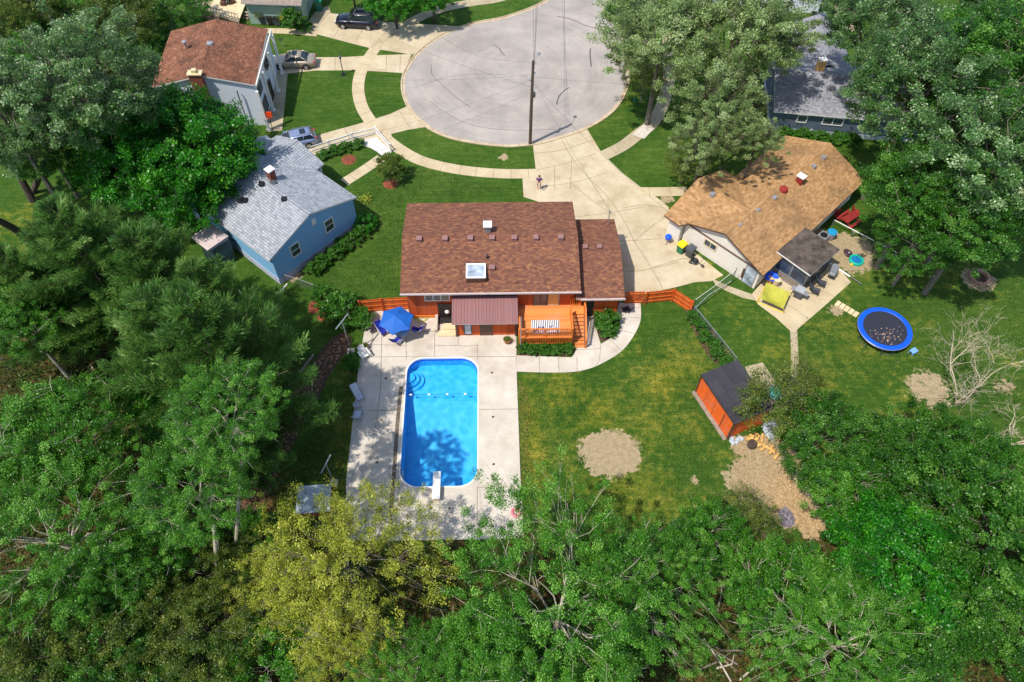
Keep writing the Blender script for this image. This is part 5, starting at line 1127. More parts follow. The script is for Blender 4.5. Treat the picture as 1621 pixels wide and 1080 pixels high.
b=B(T(ub)); b.box((.1,-.1,8.3),(.3,.1,8.42)); b.box((-.3,-.1,7.6),(-.08,.1,7.72)); b.build('bracket',M['grey'],up)
def cable(label,pts,sag=.4,r=.009):
    out=[]
    for i in range(len(pts)-1):
        for t in np.linspace(0,1,10,endpoint=i==len(pts)-2): p=pts[i].lerp(pts[i+1],t); out.append(p-Vector((0,0,sag*4*t*(1-t))))
    b=B(); b.tube(out,r,4,cap=False); return tag(b.build('power_cable',M['wire']),label,'cable','cables from the utility pole')
U=lambda z,dx=0:ub+Vector((dx,0,z))
cable('outermost overhead cable running from the pole top along the street, left one',[U(9.3,.1),Vector((5.5,112,9.5))],.8,.012)
cable('overhead cable running from the pole along the street, middle one',[U(8.7,.15),Vector((6.6,112,9.2))],.9,.012)
cable('thick lower overhead cable along the street, right one',[U(8.1,.15),Vector((7.2,112,8.6))],1.0,.018)
cable('cable from the pole to the white column house',[U(8.2,-.1),Vector((-23.3,66.5,4.9))],.9)
cable('cable from the pole to the slate grey roof of the blue house',[U(7.6,-.1),Vector((-18.3,54.8,4.7))],.8)
cable('cable from the pole to the far left past the column house',[U(6.9,-.1),Vector((-21.0,82.0,3.0))],.8)
cable('cable from the pole to the mast on the main red-brown roof',[U(7.7,.1),P(962.5,354,3.4)+Vector((0,0,1.6))],.5)
cable('cable from the pole to the garage corner of the tan-roofed house',[U(7.3,.1),tw1+wd2*.5+Vector((0,0,2.6))],.6)
cable('cable from the pole to the slate blue house',[U(8.0,.1),Vector((29.5,66,4.0))],.9)
cable('lowest cable from the pole down toward the green house',[U(6.2,-.1),Vector((-16.5,53.6,3.6))],.7)
# ------------------------------------------------------------------ lamp, hydrant
q=P(543.5,118); t=thing('post_lamp','black post lamp standing on the lawn between the sedan and the sidewalk','lamp post',q); b=B(T(q)); b.tube([(0,0,0),(0,0,1.9)],.045,7); b.lathe([(.3,0),(.3,.04),(0,.06)],n=10); b.build('post',M['black'],t)
b=B(T(q)); b.lathe([(0,1.9),(.1,1.95),(.16,2.2),(.2,2.22),(0,2.4)],n=8); b.build('lantern',M['dgrey'],t)
q=P(1005,160); t=thing('fire_hydrant','small green hydrant on the grass right of the cul-de-sac','hydrant',q); b=B(T(q)); b.lathe([(0,.75),(.1,.7),(.15,.6),(.15,.55),(.11,.5),(.12,.1),(.18,.06),(.18,0)],n=12); b.build('barrel',M['green'],t)
b=B(T(q)); b.tube([(-.22,0,.42),(.22,0,.42)],.06,8); b.tube([(0,0,.42),(0,-.2,.42)],.07,8); b.build('nozzle',M['green'],t)
# ------------------------------------------------------------------ clothes posts / poles
def tpost(name,label,bx,by,h,arm,ang,base=True,arm_mat='grey'):
    q=P(bx,by); t=thing(name,label,'pole',q); b=B(T(q)); b.tube([(0,0,0),(0,0,h)],.045,7); b.build('post',M['grey'],t)
    if arm: a=Vector((math.cos(ang),math.sin(ang),0))*arm; b=B(T(q)); b.tube([-a+Vector((0,0,h)),a+Vector((0,0,h))],.055,7); b.build('crossarm',M['grey'],t)
    if base: b=B(T(q)); b.box((-.28,-.28,0),(.28,.28,.07)); b.build('base',M['patio'],t)
tpost('clothesline_pole','grey T-shaped pole on the grass left of the white lawn chair',555.5,557,4.2,.85,R(62))
tpost('clothesline_pole','grey T-shaped pole above the hot tub near the yellow tree',529,765,3.2,.75,R(70))
tpost('volleyball_pole','white pole standing in the bed at the left end of the wooden deck',823.7,555,4.6,0,0,False)
tpost('volleyball_pole','white pole on the lawn right of the near end of the patio',848,826,3.2,0,0,False)
# ------------------------------------------------------------------ patio furniture
q=P(628,528,PZ); hc=Vector((q.x,q.y,0)); um=thing('patio_umbrella','bright blue patio umbrella shading the glass table by the orange fence','umbrella',(q.x,q.y,PZ))
cA=P(627,505,2.3); hub=Vector((cA.x,cA.y,2.5)); b=B(); b.tube([(q.x,q.y-.0,PZ),(hub.x,hub.y,2.4)],.03,7); 
n_=6; R_=1.45
for k_ in range(n_):
    a0=2*math.pi*k_/n_+.3;a1=2*math.pi*(k_+1)/n_+.3
    pass
b.build('pole',M['grey'],um)
b=B()
ap=hub+Vector((0,0,.22)); rim=[hub+Vector((math.cos(2*math.pi*k_/n_+.35)*R_,math.sin(2*math.pi*k_/n_+.35)*R_,-.38)) for k_ in range(n_)]
for k_ in range(n_):
    a_,c_=rim[k_],rim[(k_+1)%n_]; m1=ap.lerp(a_,.5)+Vector((0,0,.05)); m2=ap.lerp(c_,.5)+Vector((0,0,.05)); mm=(m1+m2)/2-Vector((0,0,.02)); e=(a_+c_)/2+Vector((0,0,.04))-(((a_+c_)/2-hub)*.05)
    b.face([ap,m1,mm],0,True); b.face([ap,mm,m2],0,True); b.face([m1,a_,e,mm],0,True); b.face([mm,e,c_,m2],0,True)
    b.face([a_,a_-Vector((0,0,.1)),e-Vector((0,0,.1)),e],0); b.face([e,e-Vector((0,0,.1)),c_-Vector((0,0,.1)),c_],0)
b.lathe([(0,.3),(.05,.26),(.06,.18)],(hub.x,hub.y,hub.z),8); b.build('canopy',M['blue'],um)
b=B()
for k_ in range(n_): b.tube([hub-Vector((0,0,.25)),ap.lerp(rim[k_],.6)-Vector((0,0,.06))],.012,4)
b.build('ribs',M['grey'],um)
q=P(636,530,PZ); t=thing('glass_table','round glass patio table under the blue umbrella','table',q); b=B(T(q)); b.lathe([(0,.72),(.75,.72),(.75,.69),(0,.69)],n=24); b.build('tabletop',M['skyglass'],t)
for a in range(4): b=B(T(q)); b.tube([(.1*math.cos(a*1.57+.7),.1*math.sin(a*1.57+.7),.69),(.55*math.cos(a*1.57+.7),.55*math.sin(a*1.57+.7),0)],.02,5); b.build('leg',M['white'],t)
q=P(641,527,.72); b=B(T(q,.4)); b.box((-.16,-.1,.01),(.16,.1,.13)); b.box((-.05,.12,.01),(.1,.2,.1)); tag(b.build('tissue_box',M['lightblue']),'small blue and white box on the glass table','box')
def sling_chair(label,cx,cy,rz,mat,fr,group,recl=.35,z=None,s=1.):
    q=P(cx,cy,PZ); t=thing('patio_chair' if mat is M['navy'] else 'lawn_chair',label,'chair',q,rz,group); Mq=T(q,rz)@Matrix.Scale(s,4)
    b=B(Mq); b.face([(-.27,-.25,.40),(.27,-.25,.40),(.27,.0,.37),(-.27,.0,.37)],0,True); b.face([(-.27,0,.37),(.27,0,.37),(.27,.25,.36),(-.27,.25,.36)],0,True); b.box((-.27,-.25,.34),(.27,.25,.36)); b.build('seat',mat,t)
    b=B(Mq); b.prism([(-.27,.25),(.27,.25),(.27,.28),(-.27,.28)],.34,.38)
    b.face([(-.27,.25,.36),(.27,.25,.36),(.27,.36+recl*.5,.7),(-.27,.36+recl*.5,.7)]); b.face([(-.27,.36+recl*.5,.7),(.27,.36+recl*.5,.7),(.27,.42+recl,1.02),(-.27,.42+recl,1.02)])
    b.face([(-.27,.28,.36),(-.27,.40+recl*.5,.7),(.27,.40+recl*.5,.7),(.27,.28,.36)]); b.face([(-.27,.40+recl*.5,.7),(-.27,.46+recl,1.02),(.27,.46+recl,1.02),(.27,.40+recl*.5,.7)]); b.build('backrest',mat,t)
    for s_ in (-1,1):
        b=B(Mq); b.tube([(s_*.3,-.25,0),(s_*.3,-.28,.6),(s_*.3,.3,.62),(s_*.3,.42+recl*.3,.6)],.018,5); b.build('armrest',fr,t)
        b=B(Mq); b.tube([(s_*.3,-.28,.38),(s_*.3,.45,.0)],.016,5); b.build('leg',fr,t); b=B(Mq); b.tube([(s_*.3,.42+recl,1.02),(s_*.3,.25,.36),(s_*.3,-.27,.4)],.018,5); b.build('frame',fr,t)
    return t
gp='blue chairs around the umbrella table'
sling_chair('blue sling chair right of the umbrella, next to the coiled hose',657,526,R(250),M['navy'],M['white'],gp)
sling_chair('blue sling chair left of the umbrella, nearest the grass',607,529,R(35),M['navy'],M['white'],gp)
sling_chair('blue sling chair nearest the pool, in front of the glass table',631,541,R(140),M['navy'],M['white'],gp)
gp='white webbed lawn chairs'
wb=simple('white_webbing',S(190,194,206),.7,.15,9)
sling_chair('white webbed lawn chair just above the small round side table',570,632,R(32),wb,M['grey'],gp,.5)
sling_chair('white webbed lawn chair just below the small round side table',568,659,R(170),wb,M['grey'],gp,.3)
q=P(566,645,PZ); t=thing('side_table','small round grey side table between the two webbed lawn chairs','table',q); b=B(T(q)); b.lathe([(0,.48),(.3,.48),(.3,.45),(0,.45)],n=18); b.build('tabletop',M['grey'],t)
for a in range(3): b=B(T(q)); b.tube([(.05,0,.45),(.25*math.cos(a*2.1),.25*math.sin(a*2.1),0)],.015,4); b.build('leg',M['dgrey'],t)
# adirondack style resin chair
q=P(578,565,PZ); t=thing('resin_chair','white moulded plastic chair beside the round flower pot','chair',q,R(35)); Mq=T(q,R(35))
b=B(Mq)
for i in range(5): b.box((-.26+i*.105,-.3,.36-.0),(-.17+i*.105,.28,.385))
b.build('seat',M['white'],t)
b=B(Mq)
for i in range(5): x=-.28+i*.115; b.prism([(x,.25),(x+.1,.25),(x+.1,.3),(x,.3)],.36,.4); b.face([(x,.26,.36),(x+.1,.26,.36),(x+.1,.58,1.0-.05*abs(i-2)),(x,.58,1.0-.05*abs(i-2))]); b.face([(x,.29,.36),(x,.61,1.0-.05*abs(i-2)),(x+.1,.61,1.0-.05*abs(i-2)),(x+.1,.29,.36)])
b.build('backrest',M['white'],t)
for s_ in (-1,1):
    b=B(Mq); b.box((s_*.36-.07,-.34,.56),(s_*.36+.07,.36,.6)); b.build('armrest',M['white'],t)
    for y in (-.28,.25): b=B(Mq); b.box((s_*.34-.04,y-.04,0),(s_*.34+.04,y+.04,.56)); b.build('leg',M['white'],t)
def pot(label,cx,cy,s=1.,z=PZ,flower=None):
    q=P(cx,cy,z); t=thing('flower_pot',label,'plant pot',q); b=B(T(q)@Matrix.Scale(s,4)); b.lathe([(0,.02),(.18,.0),(.26,.32),(.28,.34),(.24,.34),(.22,.28),(0,.28)],n=14); b.build('pot',M['terracotta'],t)
    rng=np.random.default_rng(int(cx)); n=220; C=rng.normal(0,.13,(n,3))*s+np.array([0,0,.42*s]); N=rng.normal(size=(n,3))+np.array([0,0,1]); N/=np.linalg.norm(N,axis=1)[:,None]
    me=leafmesh('foliage',C,N,np.full(n,.09),np.full(n,.06),rng.random(n),M['lf_green']); o=bpy.data.objects.new('foliage',me); sc.collection.objects.link(o); o.parent=t
pot('round flower pot with green plants behind the white plastic chair',578.5,552,1.1)
pot('terracotta pot of green plants in front of the lean-to door by the deck',803,542,1.2)
pot('small flower pot at the corner of the slate blue house',1272,213,1,0) if False else None
# hose coil
q=P(664,503,PZ); b=B(); pts=[]
for i in range(90): a=i*.35; r=.28+.22*math.sin(i*.05)*1+.08*math.sin(i*.9); pts.append((q.x+r*1.3*math.cos(a)+.1,q.y+r*math.sin(a)*.9,PZ+.02+.0012*i))
b.tube(pts,.022,5); tag(b.build('garden_hose',M['hose']),'coiled yellow-green garden hose on the patio by the house wall','hose')
# pool float (pink) and hot tub
q=P(817,812,PZ); t=thing('pool_toy','pink and white pool toy lying at the near right corner of the patio','pool toy',q); b=B(T(q)); b.lathe([(.28,.0),(.4,.1),(.28,.2),(.18,.1),(.28,0)],n=16); b.build('ring',M['pink'],t); b=B(T(q)); b.tube([(.3,.1,.12),(.42,.2,.5),(.2,.25,.7),(.1,.15,.62)],[.09,.06,.06,.03],7); b.build('neck',M['white'],t)
q=P(500,797); t=thing('hot_tub','square grey covered tub with rust-brown sides half under the yellow tree','hot tub',q,R(4)); b=B(T(q,R(4))); b.box((-1.15,-1.0,0),(1.15,1.0,.75)); b.build('cabinet',simple('rusty_panel',S(120,64,36),.85,.4,2),t); b=B(T(q,R(4))); b.box((-1.2,-1.05,.76),(-.01,1.05,.86)); b.box((.01,-1.05,.76),(1.2,1.05,.86)); b.build('cover',M['tarp'],t)
q=P(560,480)
b=B(); q=P(1000,488); b.tube([(q.x-.9,q.y-.1,.25),(q.x-.4,q.y-.6,.2),(q.x+.1,q.y-.2,.3)],.05,5); b.obox((q.x-.5,q.y-.3,.2),(.5,.4,.3),.5); tag(b.build('hose_reel',M['black']),'black hose reel on the path beside the orange gate','hose reel')
# ------------------------------------------------------------------ items by the tan house
def bin_(name,label,cx,cy,body,lid,rz=0,s=1.,group=None):
    q=P(cx,cy,.02); t=thing(name,label,'bin',q,rz,group); Mq=T(q,rz)@Matrix.Scale(s,4)
    b=B(Mq); a=[(-.24,-.26),(.24,-.26),(.24,.26),(-.24,.26)]; c=[(-.3,-.34),(.3,-.34),(.3,.34),(-.3,.34)]
    for i in range(4): j=(i+1)%4; b.face([a[i]+(.08,),a[j]+(.08,),c[j]+(.95,),c[i]+(.95,)])
    b.box((-.24,-.26,.06),(.24,.26,.08)); b.build('body',body,t)
    b=B(Mq); b.prism([(-.33,-.4),(.33,-.4),(.33,.37),(-.33,.37)],.96,lambda x,y:1.02+.06*(y>0)); b.build('lid',lid,t)
    for s_ in (-1,1): b=B(Mq); b.tube([(s_*.27,.3,.12),(s_*.33,.3,.12)],.12,10); b.build('wheel',M['rubber'],t)
bin_('wheeled_bin','green wheeled bin with a bright yellow lid against the white stucco wall',1077,399,M['green'],M['yellow'],R(-48),1.05)
bin_('wheeled_bin','grey wheeled bin right of the yellow-lidded one',1091,405,M['dgrey'],M['dgrey'],R(-48),1.05)
g='bins beside the pale green house'
bin_('wheeled_bin','dark grey bin leftmost in the row beside the pale green house',417,37,M['dgrey'],M['dgrey'],R(10),1.1,g)
bin_('wheeled_bin','black bin second in the row beside the pale green house',429,39,M['black'],M['black'],R(10),1.,g)
bin_('wheeled_bin','dark bin third in the row beside the pale green house',440,40,M['dgrey'],M['black'],R(10),1.,g)
bin_('wheeled_bin','green bin with yellow lid in the row beside the pale green house',450,40,M['green'],M['yellow'],R(10),1.,g)
bin_('wheeled_bin','dark green bin at the far corner of the pale green garage',506,16,M['green'],M['green'],R(10),1.3)
# kettle grill with blue cover
q=P(1056,384,.02); t=thing('kettle_grill','round grill with a blue cover beside the white wall','grill',q); b=B(T(q)); b.lathe([(0,1.02),(.16,.98),(.3,.82),(.32,.7),(.26,.55)],n=16); b.build('cover',M['royal'],t)
for a in range(3): b=B(T(q)); b.tube([(.15*math.cos(a*2.1),.15*math.sin(a*2.1),.6),(.34*math.cos(a*2.1),.34*math.sin(a*2.1),0)],.02,5); b.build('leg',M['black'],t)
# tricycle / stroller
q=P(1104,419,.02); t=thing('push_tricycle','black pushchair tricycle lying on the driveway by the white wall','tricycle',q,R(-40)); Mq=T(q,R(-40))
b=B(Mq); b.tube([(-.5,0,.25),(0,.05,.3),(.45,0,.2)],.03,6); b.tube([(.2,0,.3),(.35,.1,1.0),(.2,.12,1.1)],.022,5); b.build('frame',M['dgrey'],t)
b=B(Mq); b.lathe([(0,.1),(.3,.14),(.38,.25),(.3,.3),(.2,.2),(0,.16)],(-.35,-.05,.1),14); b.build('seat',M['black'],t)
for x,y in ((-.6,.3),(-.6,-.3),(.5,0)):
    b=B(Mq); b.lathe([(.1,-.03),(.16,-.03),(.16,.03),(.1,.03),(.1,-.03)],(x,y,.16),12,0,True,Matrix.Rotation(math.pi/2,4,'X')); b.build('wheel',M['rubber'],t)
# two cans with blue tarp
for (a,c,m_,lb) in ((1217,448,M['logwood'],'tan round bin under the blue tarp, left one'),(1227,452,M['cream'],'cream round bin under the blue tarp, right one')):
    q=P(a,c,.03); t=thing('round_bin',lb,'bin',q,0,'round bins by the yellow hammock'); b=B(T(q)); b.lathe([(0,0),(.24,0),(.3,.8),(.31,.82)],n=14); b.build('drum',m_,t); b=B(T(q)); b.lathe([(0,.86),(.32,.83),(.32,.8)],n=14); b.build('lid',m_,t)
q=P(1223,436,1.0); b=B(); rng=np.random.default_rng(3); gx=[[Vector((q.x+(i-3)*.2,q.y+(j-2)*.2,.98+.16*math.sin(i*1.3+j)+rng.normal(0,.05)-(.25 if i in(0,6) or j in(0,5) else 0))) for j in range(6)] for i in range(7)]
for i in range(6):
    for j in range(5): b.face([gx[i][j],gx[i+1][j],gx[i+1][j+1],gx[i][j+1]],0,True)
tag(b.build('blue_tarp',M['royal']),'crumpled bright blue tarp over the two round bins','tarp')
# hammock
hp=[P(1198,478,.05),P(1240,495,.05),P(1252,462,.05),P(1214,447,.05)]
t=thing('hammock','yellow-green fabric hammock slung on a yellow frame in front of the porch','hammock',hp[0])
b=B(); b.tube([hp[0],hp[1]],.04,6); b.tube([hp[0]+Vector((0,0,0)),P(1203,472,.9)],.035,6); b.tube([hp[1],P(1241,490,.8)],.035,6); b.tube([hp[2],P(1252,462,.8)],.035,6); b.tube([hp[0],hp[3]],.03,6); b.build('frame',M['yellow'],t)
cs=[P(1204,473,.85),P(1240,489,.8),P(1251,463,.8),P(1213,447,1.15)]; b=B(); n_=8
gq=[[(cs[0].lerp(cs[1],i/n_)).lerp(cs[3].lerp(cs[2],i/n_),j/n_)-Vector((0,0,.45*math.sin(math.pi*i/n_)*math.sin(math.pi*j/n_))) for j in range(n_+1)] for i in range(n_+1)]
for i in range(n_):
    for j in range(n_): b.face([gq[i][j],gq[i+1][j],gq[i+1][j+1],gq[i][j+1]],0,True)
b.build('sling',M['limefab'],t)
# grills by the porch
def grill(label,cx,cy,rz):
    q=P(cx,cy,.03); t=thing('gas_grill',label,'grill',q,rz); Mq=T(q,rz); b=B(Mq); b.box((-.35,-.25,.1),(.35,.25,.8)); b.build('cabinet',M['dgrey'],t)
    b=B(Mq); b.prism([(-.38,-.28),(.38,-.28),(.38,.28),(-.38,.28)],.8,lambda x,y:1.15 if y>0 else .95); b.build('hood',M['grey'],t)
    for s_ in (-1,1): b=B(Mq); b.box((s_*.4,-.25,.82),(s_*.75,.25,.87)); b.build('side_shelf',M['grey'],t)
    b=B(Mq); b.tube([(-.3,-.33,.98),(.3,-.33,.98)],.02,5); b.build('handle',M['alloy'],t)
grill('grey gas grill at the near corner of the screened porch',1262,470,R(-35)); grill('grey gas grill at the right side of the screened porch',1315,437,R(60))
for a,c,rz_,lb in ((1290,464,R(60),'dark folding chair against the porch side, nearer the grill'),(1300,452,R(60),'dark folding chair against the porch side, further right')): 
    q=P(a,c,.03); sling_chair(lb,a,c,rz_,M['dgrey'],M['black'],'dark chairs beside the porch')
# washer-like AC and trash behind porch
q=P(1300,381,.02); t=thing('air_conditioner','round-topped grey air conditioning unit behind the porch roof','air conditioner',q); b=B(T(q,R(40))); b.box((-.42,-.42,0),(.42,.42,.75)); b.build('casing',M['grey'],t); b=B(T(q)); b.lathe([(0,.8),(.32,.79),(.34,.755)],n=16); b.build('fan_guard',M['black'],t)
q=P(1313,377,.02); t=thing('storage_tub','pale tub with a blue lid behind the screened porch','tub',q); b=B(T(q,R(40))); b.lathe([(0,0),(.34,0),(.42,.8)],n=16); b.build('body',M['grey'],t); b=B(T(q)); b.lathe([(0,.9),(.42,.86),(.44,.8)],n=16); b.build('lid',simple('blue_lid',S(30,140,190),.5,.1),t)
# playground bits
q=P(1355,413,.02); t=thing('paddling_pool','round teal paddling pool with blue water on the bare ground','paddling pool',q); b=B(T(q)); b.lathe([(.42,.02),(.46,.2),(.55,.24),(.64,.2),(.66,0)],n=24); b.build('rim',M['teal'],t); b=B(T(q)); b.lathe([(0,.12),(.45,.12)],n=24); b.build('water',simple('paddling_water',S(30,110,170),.15,.1),t)
q=P(1343,401,.1); t=thing('plastic_disc','round dark brown disc tilted on the ground next to the teal pool','disc',q); b=B(T(q)@Matrix.Rotation(R(20),4,'Y')); b.lathe([(0,.08),(.3,.1),(.46,.05),(.5,0),(0,0)],n=20); b.build('dish',simple('dark_brown_plastic',S(64,44,48),.5,.1),t); b=B(T(q)@Matrix.Rotation(R(20),4,'Y')); b.lathe([(0,.13),(.06,.11),(.07,.08)],n=8); b.build('knob',M['white'],t)
q=P(1348,419,.12); b=B(); b.lathe([(0,.12),(.085,.085),(.12,0),(.085,-.085),(0,-.12)],(q.x,q.y,.12),12); tag(b.build('toy_ball',M['yellow']),'small yellow ball beside the teal paddling pool','ball')
# red picnic table
q=P(1342,352,.0); t=thing('picnic_table','dark red picnic table in the shade behind the tan-roofed house','picnic table',q,R(35)); Mq=T(q,R(35))
b=B(Mq)
for i in range(5): b.box((-.9,-.38+i*.155,.72),(.9,-.24+i*.155,.76))
b.build('tabletop',M['red'],t)
for s_ in (-1,1):
    b=B(Mq); b.box((-.9,s_*.75-.13,.42),(.9,s_*.75+.13,.46)); b.build('bench',M['red'],t)
    b=B(Mq); b.obox((s_*.6,0,.4),(.08,1.5,.08)); b.tube([(s_*.6,-.7,0),(s_*.6,-.25,.72)],.05,4); b.tube([(s_*.6,.7,0),(s_*.6,.25,.72)],.05,4); b.build('leg',M['red'],t)
for i,(a,c,l_) in enumerate(((1325,347,'left'),(1352,340,'right'))):
    q=P(a,c,0); t=thing('red_chair','dark red wooden chair '+l_+' of the red picnic table','chair',q,R(20+60*i),'red chairs'); Mq=T(q,R(20+60*i)); b=B(Mq); b.box((-.3,-.3,.38),(.3,.3,.42)); b.build('seat',M['red'],t); b=B(Mq); b.box((-.3,.28,.4),(.3,.34,1.0)); b.build('backrest',M['red'],t)
    for x in (-.26,.26):
        for y in (-.26,.26): b=B(Mq); b.box((x-.03,y-.03,0),(x+.03,y+.03,.38)); b.build('leg',M['red'],t)
# trampoline
q=P(1401,520,.85); TR=2.2; t=thing('trampoline','round trampoline with a blue padded edge and black mat on the right lawn','trampoline',(q.x,q.y,0)); Mq=T((q.x,q.y,0))
b=B(Mq); b.lathe([(0,.84),(TR-.38,.86)],n=48); b.build('mat',M['net'],t)
b=B(Mq); b.lathe([(TR-.42,.875),(TR-.38,.9),(TR-.05,.9),(TR,.87),(TR,.82)],n=48); b.build('safety_pad',M['royal'],t)
b=B(Mq); b.lathe([(TR+.0,.85),(TR+.03,.82),(TR,.79),(TR-.04,.82),(TR,.85)],n=48); b.build('rim',M['alloy'],t)
for k_ in range(6):
    a=k_*math.pi/3+.2; a2=a+.42; b=B(Mq); p0=Vector((math.cos(a)*TR*.97,math.sin(a)*TR*.97,.8)); p1=Vector((math.cos(a2)*TR*.97,math.sin(a2)*TR*.97,.8)); b.tube([p0,Vector((p0.x,p0.y,.04)),Vector((p1.x,p1.y,.04)),p1],.03,6); b.build('leg',M['dgrey'],t)
rng=np.random.default_rng(8); n=70; r=np.abs(rng.normal(0,.9,n)); a=rng.uniform(0,6.28,n); C=np.stack([q.x-.1+rng.normal(0,.7,n)*.9,q.y-.75+rng.normal(0,.5,n),np.full(n,.885)],1); C=C[((C[:,0]-q.x)**2+(C[:,1]-q.y)**2)<1.7**2]; N=np.tile([0,0,1.],(len(C),1))+rng.normal(0,.1,(len(C),3))
me=leafmesh('fallen_leaves',C,N/np.linalg.norm(N,axis=1)[:,None],np.full(len(C),.1),np.full(len(C),.07),rng.random(len(C)),simple('dead_leaf',S(206,170,136),.8,.3,3)); o=bpy.data.objects.new('fallen_leaves',me); sc.collection.objects.link(o); tag(o,'scattered pale dead leaves lying on the black trampoline mat','leaves',kind='stuff')
q=P(1444,559); t=thing('step_stool','pale blue plastic step stool beside the trampoline','stool',q,R(30)); b=B(T(q,R(30))); b.box((-.3,-.22,.32),(.3,.22,.36)); b.build('top',M['lightblue'],t)
for x in (-.26,.26):
    for y in (-.18,.18): b=B(T(q,R(30))); b.box((x-.03,y-.03,0),(x+.03,y+.03,.32)); b.build('leg',M['lightblue'],t)
# plank path
a,c=P(1323,479),P(1358,500); d=(c-a); n_=5
for i in range(n_):
    p=a.lerp(c,(i+.5)/n_); b=B(); b.obox((p.x,p.y,.03),(d.length/n_-.06,.62,.05),math.atan2(d.y,d.x)); tag(b.build('paving_slab',M['cream']),['first','second','third','fourth','fifth'][i]+' pale paving slab from the porch patio toward the trampoline','paving slab','slabs toward the trampoline')
# fire pit
M['pitstone']=simple('pit_block',S(172,132,112),.9,.25,5)
q=P(1549,440); t=thing('fire_pit','ring of reddish blocks forming a fire pit at the right side of the lawn','fire pit',q)
for k_ in range(14):
    a=k_*2*math.pi/14; b=B(); b.obox((q.x+math.cos(a)*.78,q.y+math.sin(a)*.78,.13),(.34,.18,.26),a+math.pi/2); b.build('block',M['pitstone'],t)
b=B(T(q)); b.lathe([(0,.05),(.6,.03),(.66,.01)],n=14); b.build('ash_bed',M['mulch'],t)
# wood pile
rnd=random.Random(7); lbl=[]
for i in range(16):
    u=rnd.random(); a=1186+u*42+rnd.uniform(-8,8); c=694+u*30+rnd.uniform(-9,5); q=P(a,c); b=B(); an=rnd.uniform(0,3.1); dd=Vector((math.cos(an),math.sin(an),0))*rnd.uniform(.22,.42)
    b.tube([q+Vector((0,0,.12))-dd,q+Vector((0,0,.16+rnd.random()*.15))+dd],rnd.uniform(.07,.13),6,0,False); tag(b.build('firewood_log',M['logwood']),'cut pale firewood log in the loose heap below the shed','log','firewood heap below the shed')
rnd=random.Random(9)
for i in range(7):
    q=P(1158+rnd.random()*18,698-i*1.2+rnd.random()*5); b=B(); b.lathe([(0,.16),(.12,.13),(.2,0)],(q.x,q.y,0),7,0,False); tag(b.build('rock',M['tarp']),'pale rock at the foot of the near end wall of the shed','rock','rocks at the shed wall')
for i in range(5):
    q=P(1258+i*5+rnd.random()*4,756+i*5+rnd.random()*6); b=B(); b.lathe([(0,.2),(.15,.14),(.24,0)],(q.x,q.y,0),7,0,False); tag(b.build('rock',M['cream']),'pale stone against the chain link fence beside the wood chips','rock','stones along the chain link fence')
q=P(1190,705); b=B(); b.lathe([(0,.4),(.32,.4),(.36,.3),(.38,0)],(q.x,q.y,0),14); tag(b.build('tree_stump',M['bark']),'dark round stump among the firewood below the shed','stump')
def heap(name,label,cx,cy,rx,ry,h,mat,cat,z=0,seed=0):
    q=P(cx,cy,z); rng=np.random.default_rng(seed); b=B(); n=12; g_=[[None]*(n+1) for _ in range(n+1)]
    for i in range(n+1):
        for j in range(n+1):
            u=(i/n-.5)*2;v=(j/n-.5)*2; d=min(1,math.hypot(u,v)); g_[i][j]=Vector((q.x+u*rx+rng.normal(0,.04),q.y+v*ry+rng.normal(0,.04),z+.01+h*(1-d*d)*rng.uniform(.4,1.3)))
    for i in range(n):
        for j in range(n): 
            if math.hypot((i+.5)/n-.5,(j+.5)/n-.5)<.5: b.face([g_[i][j],g_[i+1][j],g_[i+1][j+1],g_[i][j+1]],0)
    return tag(b.build(name,mat),label,cat)
heap('crumpled_tarp','crumpled pale tarp heap behind the near right corner of the shed',1220,680,.6,1.0,.6,M['tarp'],'tarp',seed=1)
heap('ash_pile','grey and white ash pile at the lower end of the wood chip bed',1245,820,.6,.8,.15,M['ash'],'ash pile',seed=2)
heap('teal_tarp','teal crumpled sheet on the ground right of the shed roof',1226,622,.6,.6,.5,simple('teal_sheet',S(50,150,140),.6,.3,5),'sheet',seed=3)
heap('leaf_pile','orange-brown leaf pile at the left end of the orange fence shrub',497,487,.5,.7,.25,M['redmulch'],'leaf pile',seed=4)
heap('leaf_pile','second orange leaf pile right below the fence shrub',515,502,.7,.5,.22,M['redmulch'],'leaf pile',seed=6)
# fallen branches at bottom
rng=np.random.default_rng(12)
for i in range(13):
    a=1130+rng.random()*70; c=905+rng.random()*150; q=P(a,c); an=rng.uniform(0,3.14); L=rng.uniform(1.2,3.2); b=B(); d=Vector((math.cos(an),math.sin(an),0))*L/2
    b.tube([q-d+Vector((0,0,.1)),q+Vector((rng.normal(0,.2),rng.normal(0,.2),.35)),q+d+Vector((0,0,.25))],[.08,.06,.02],5); tag(b.build('fallen_branch',M['palebark'] if i%4==0 else M['greybark']),'bare fallen branch in the brush gap near the bottom edge','branch','fallen branches in the brush gap')
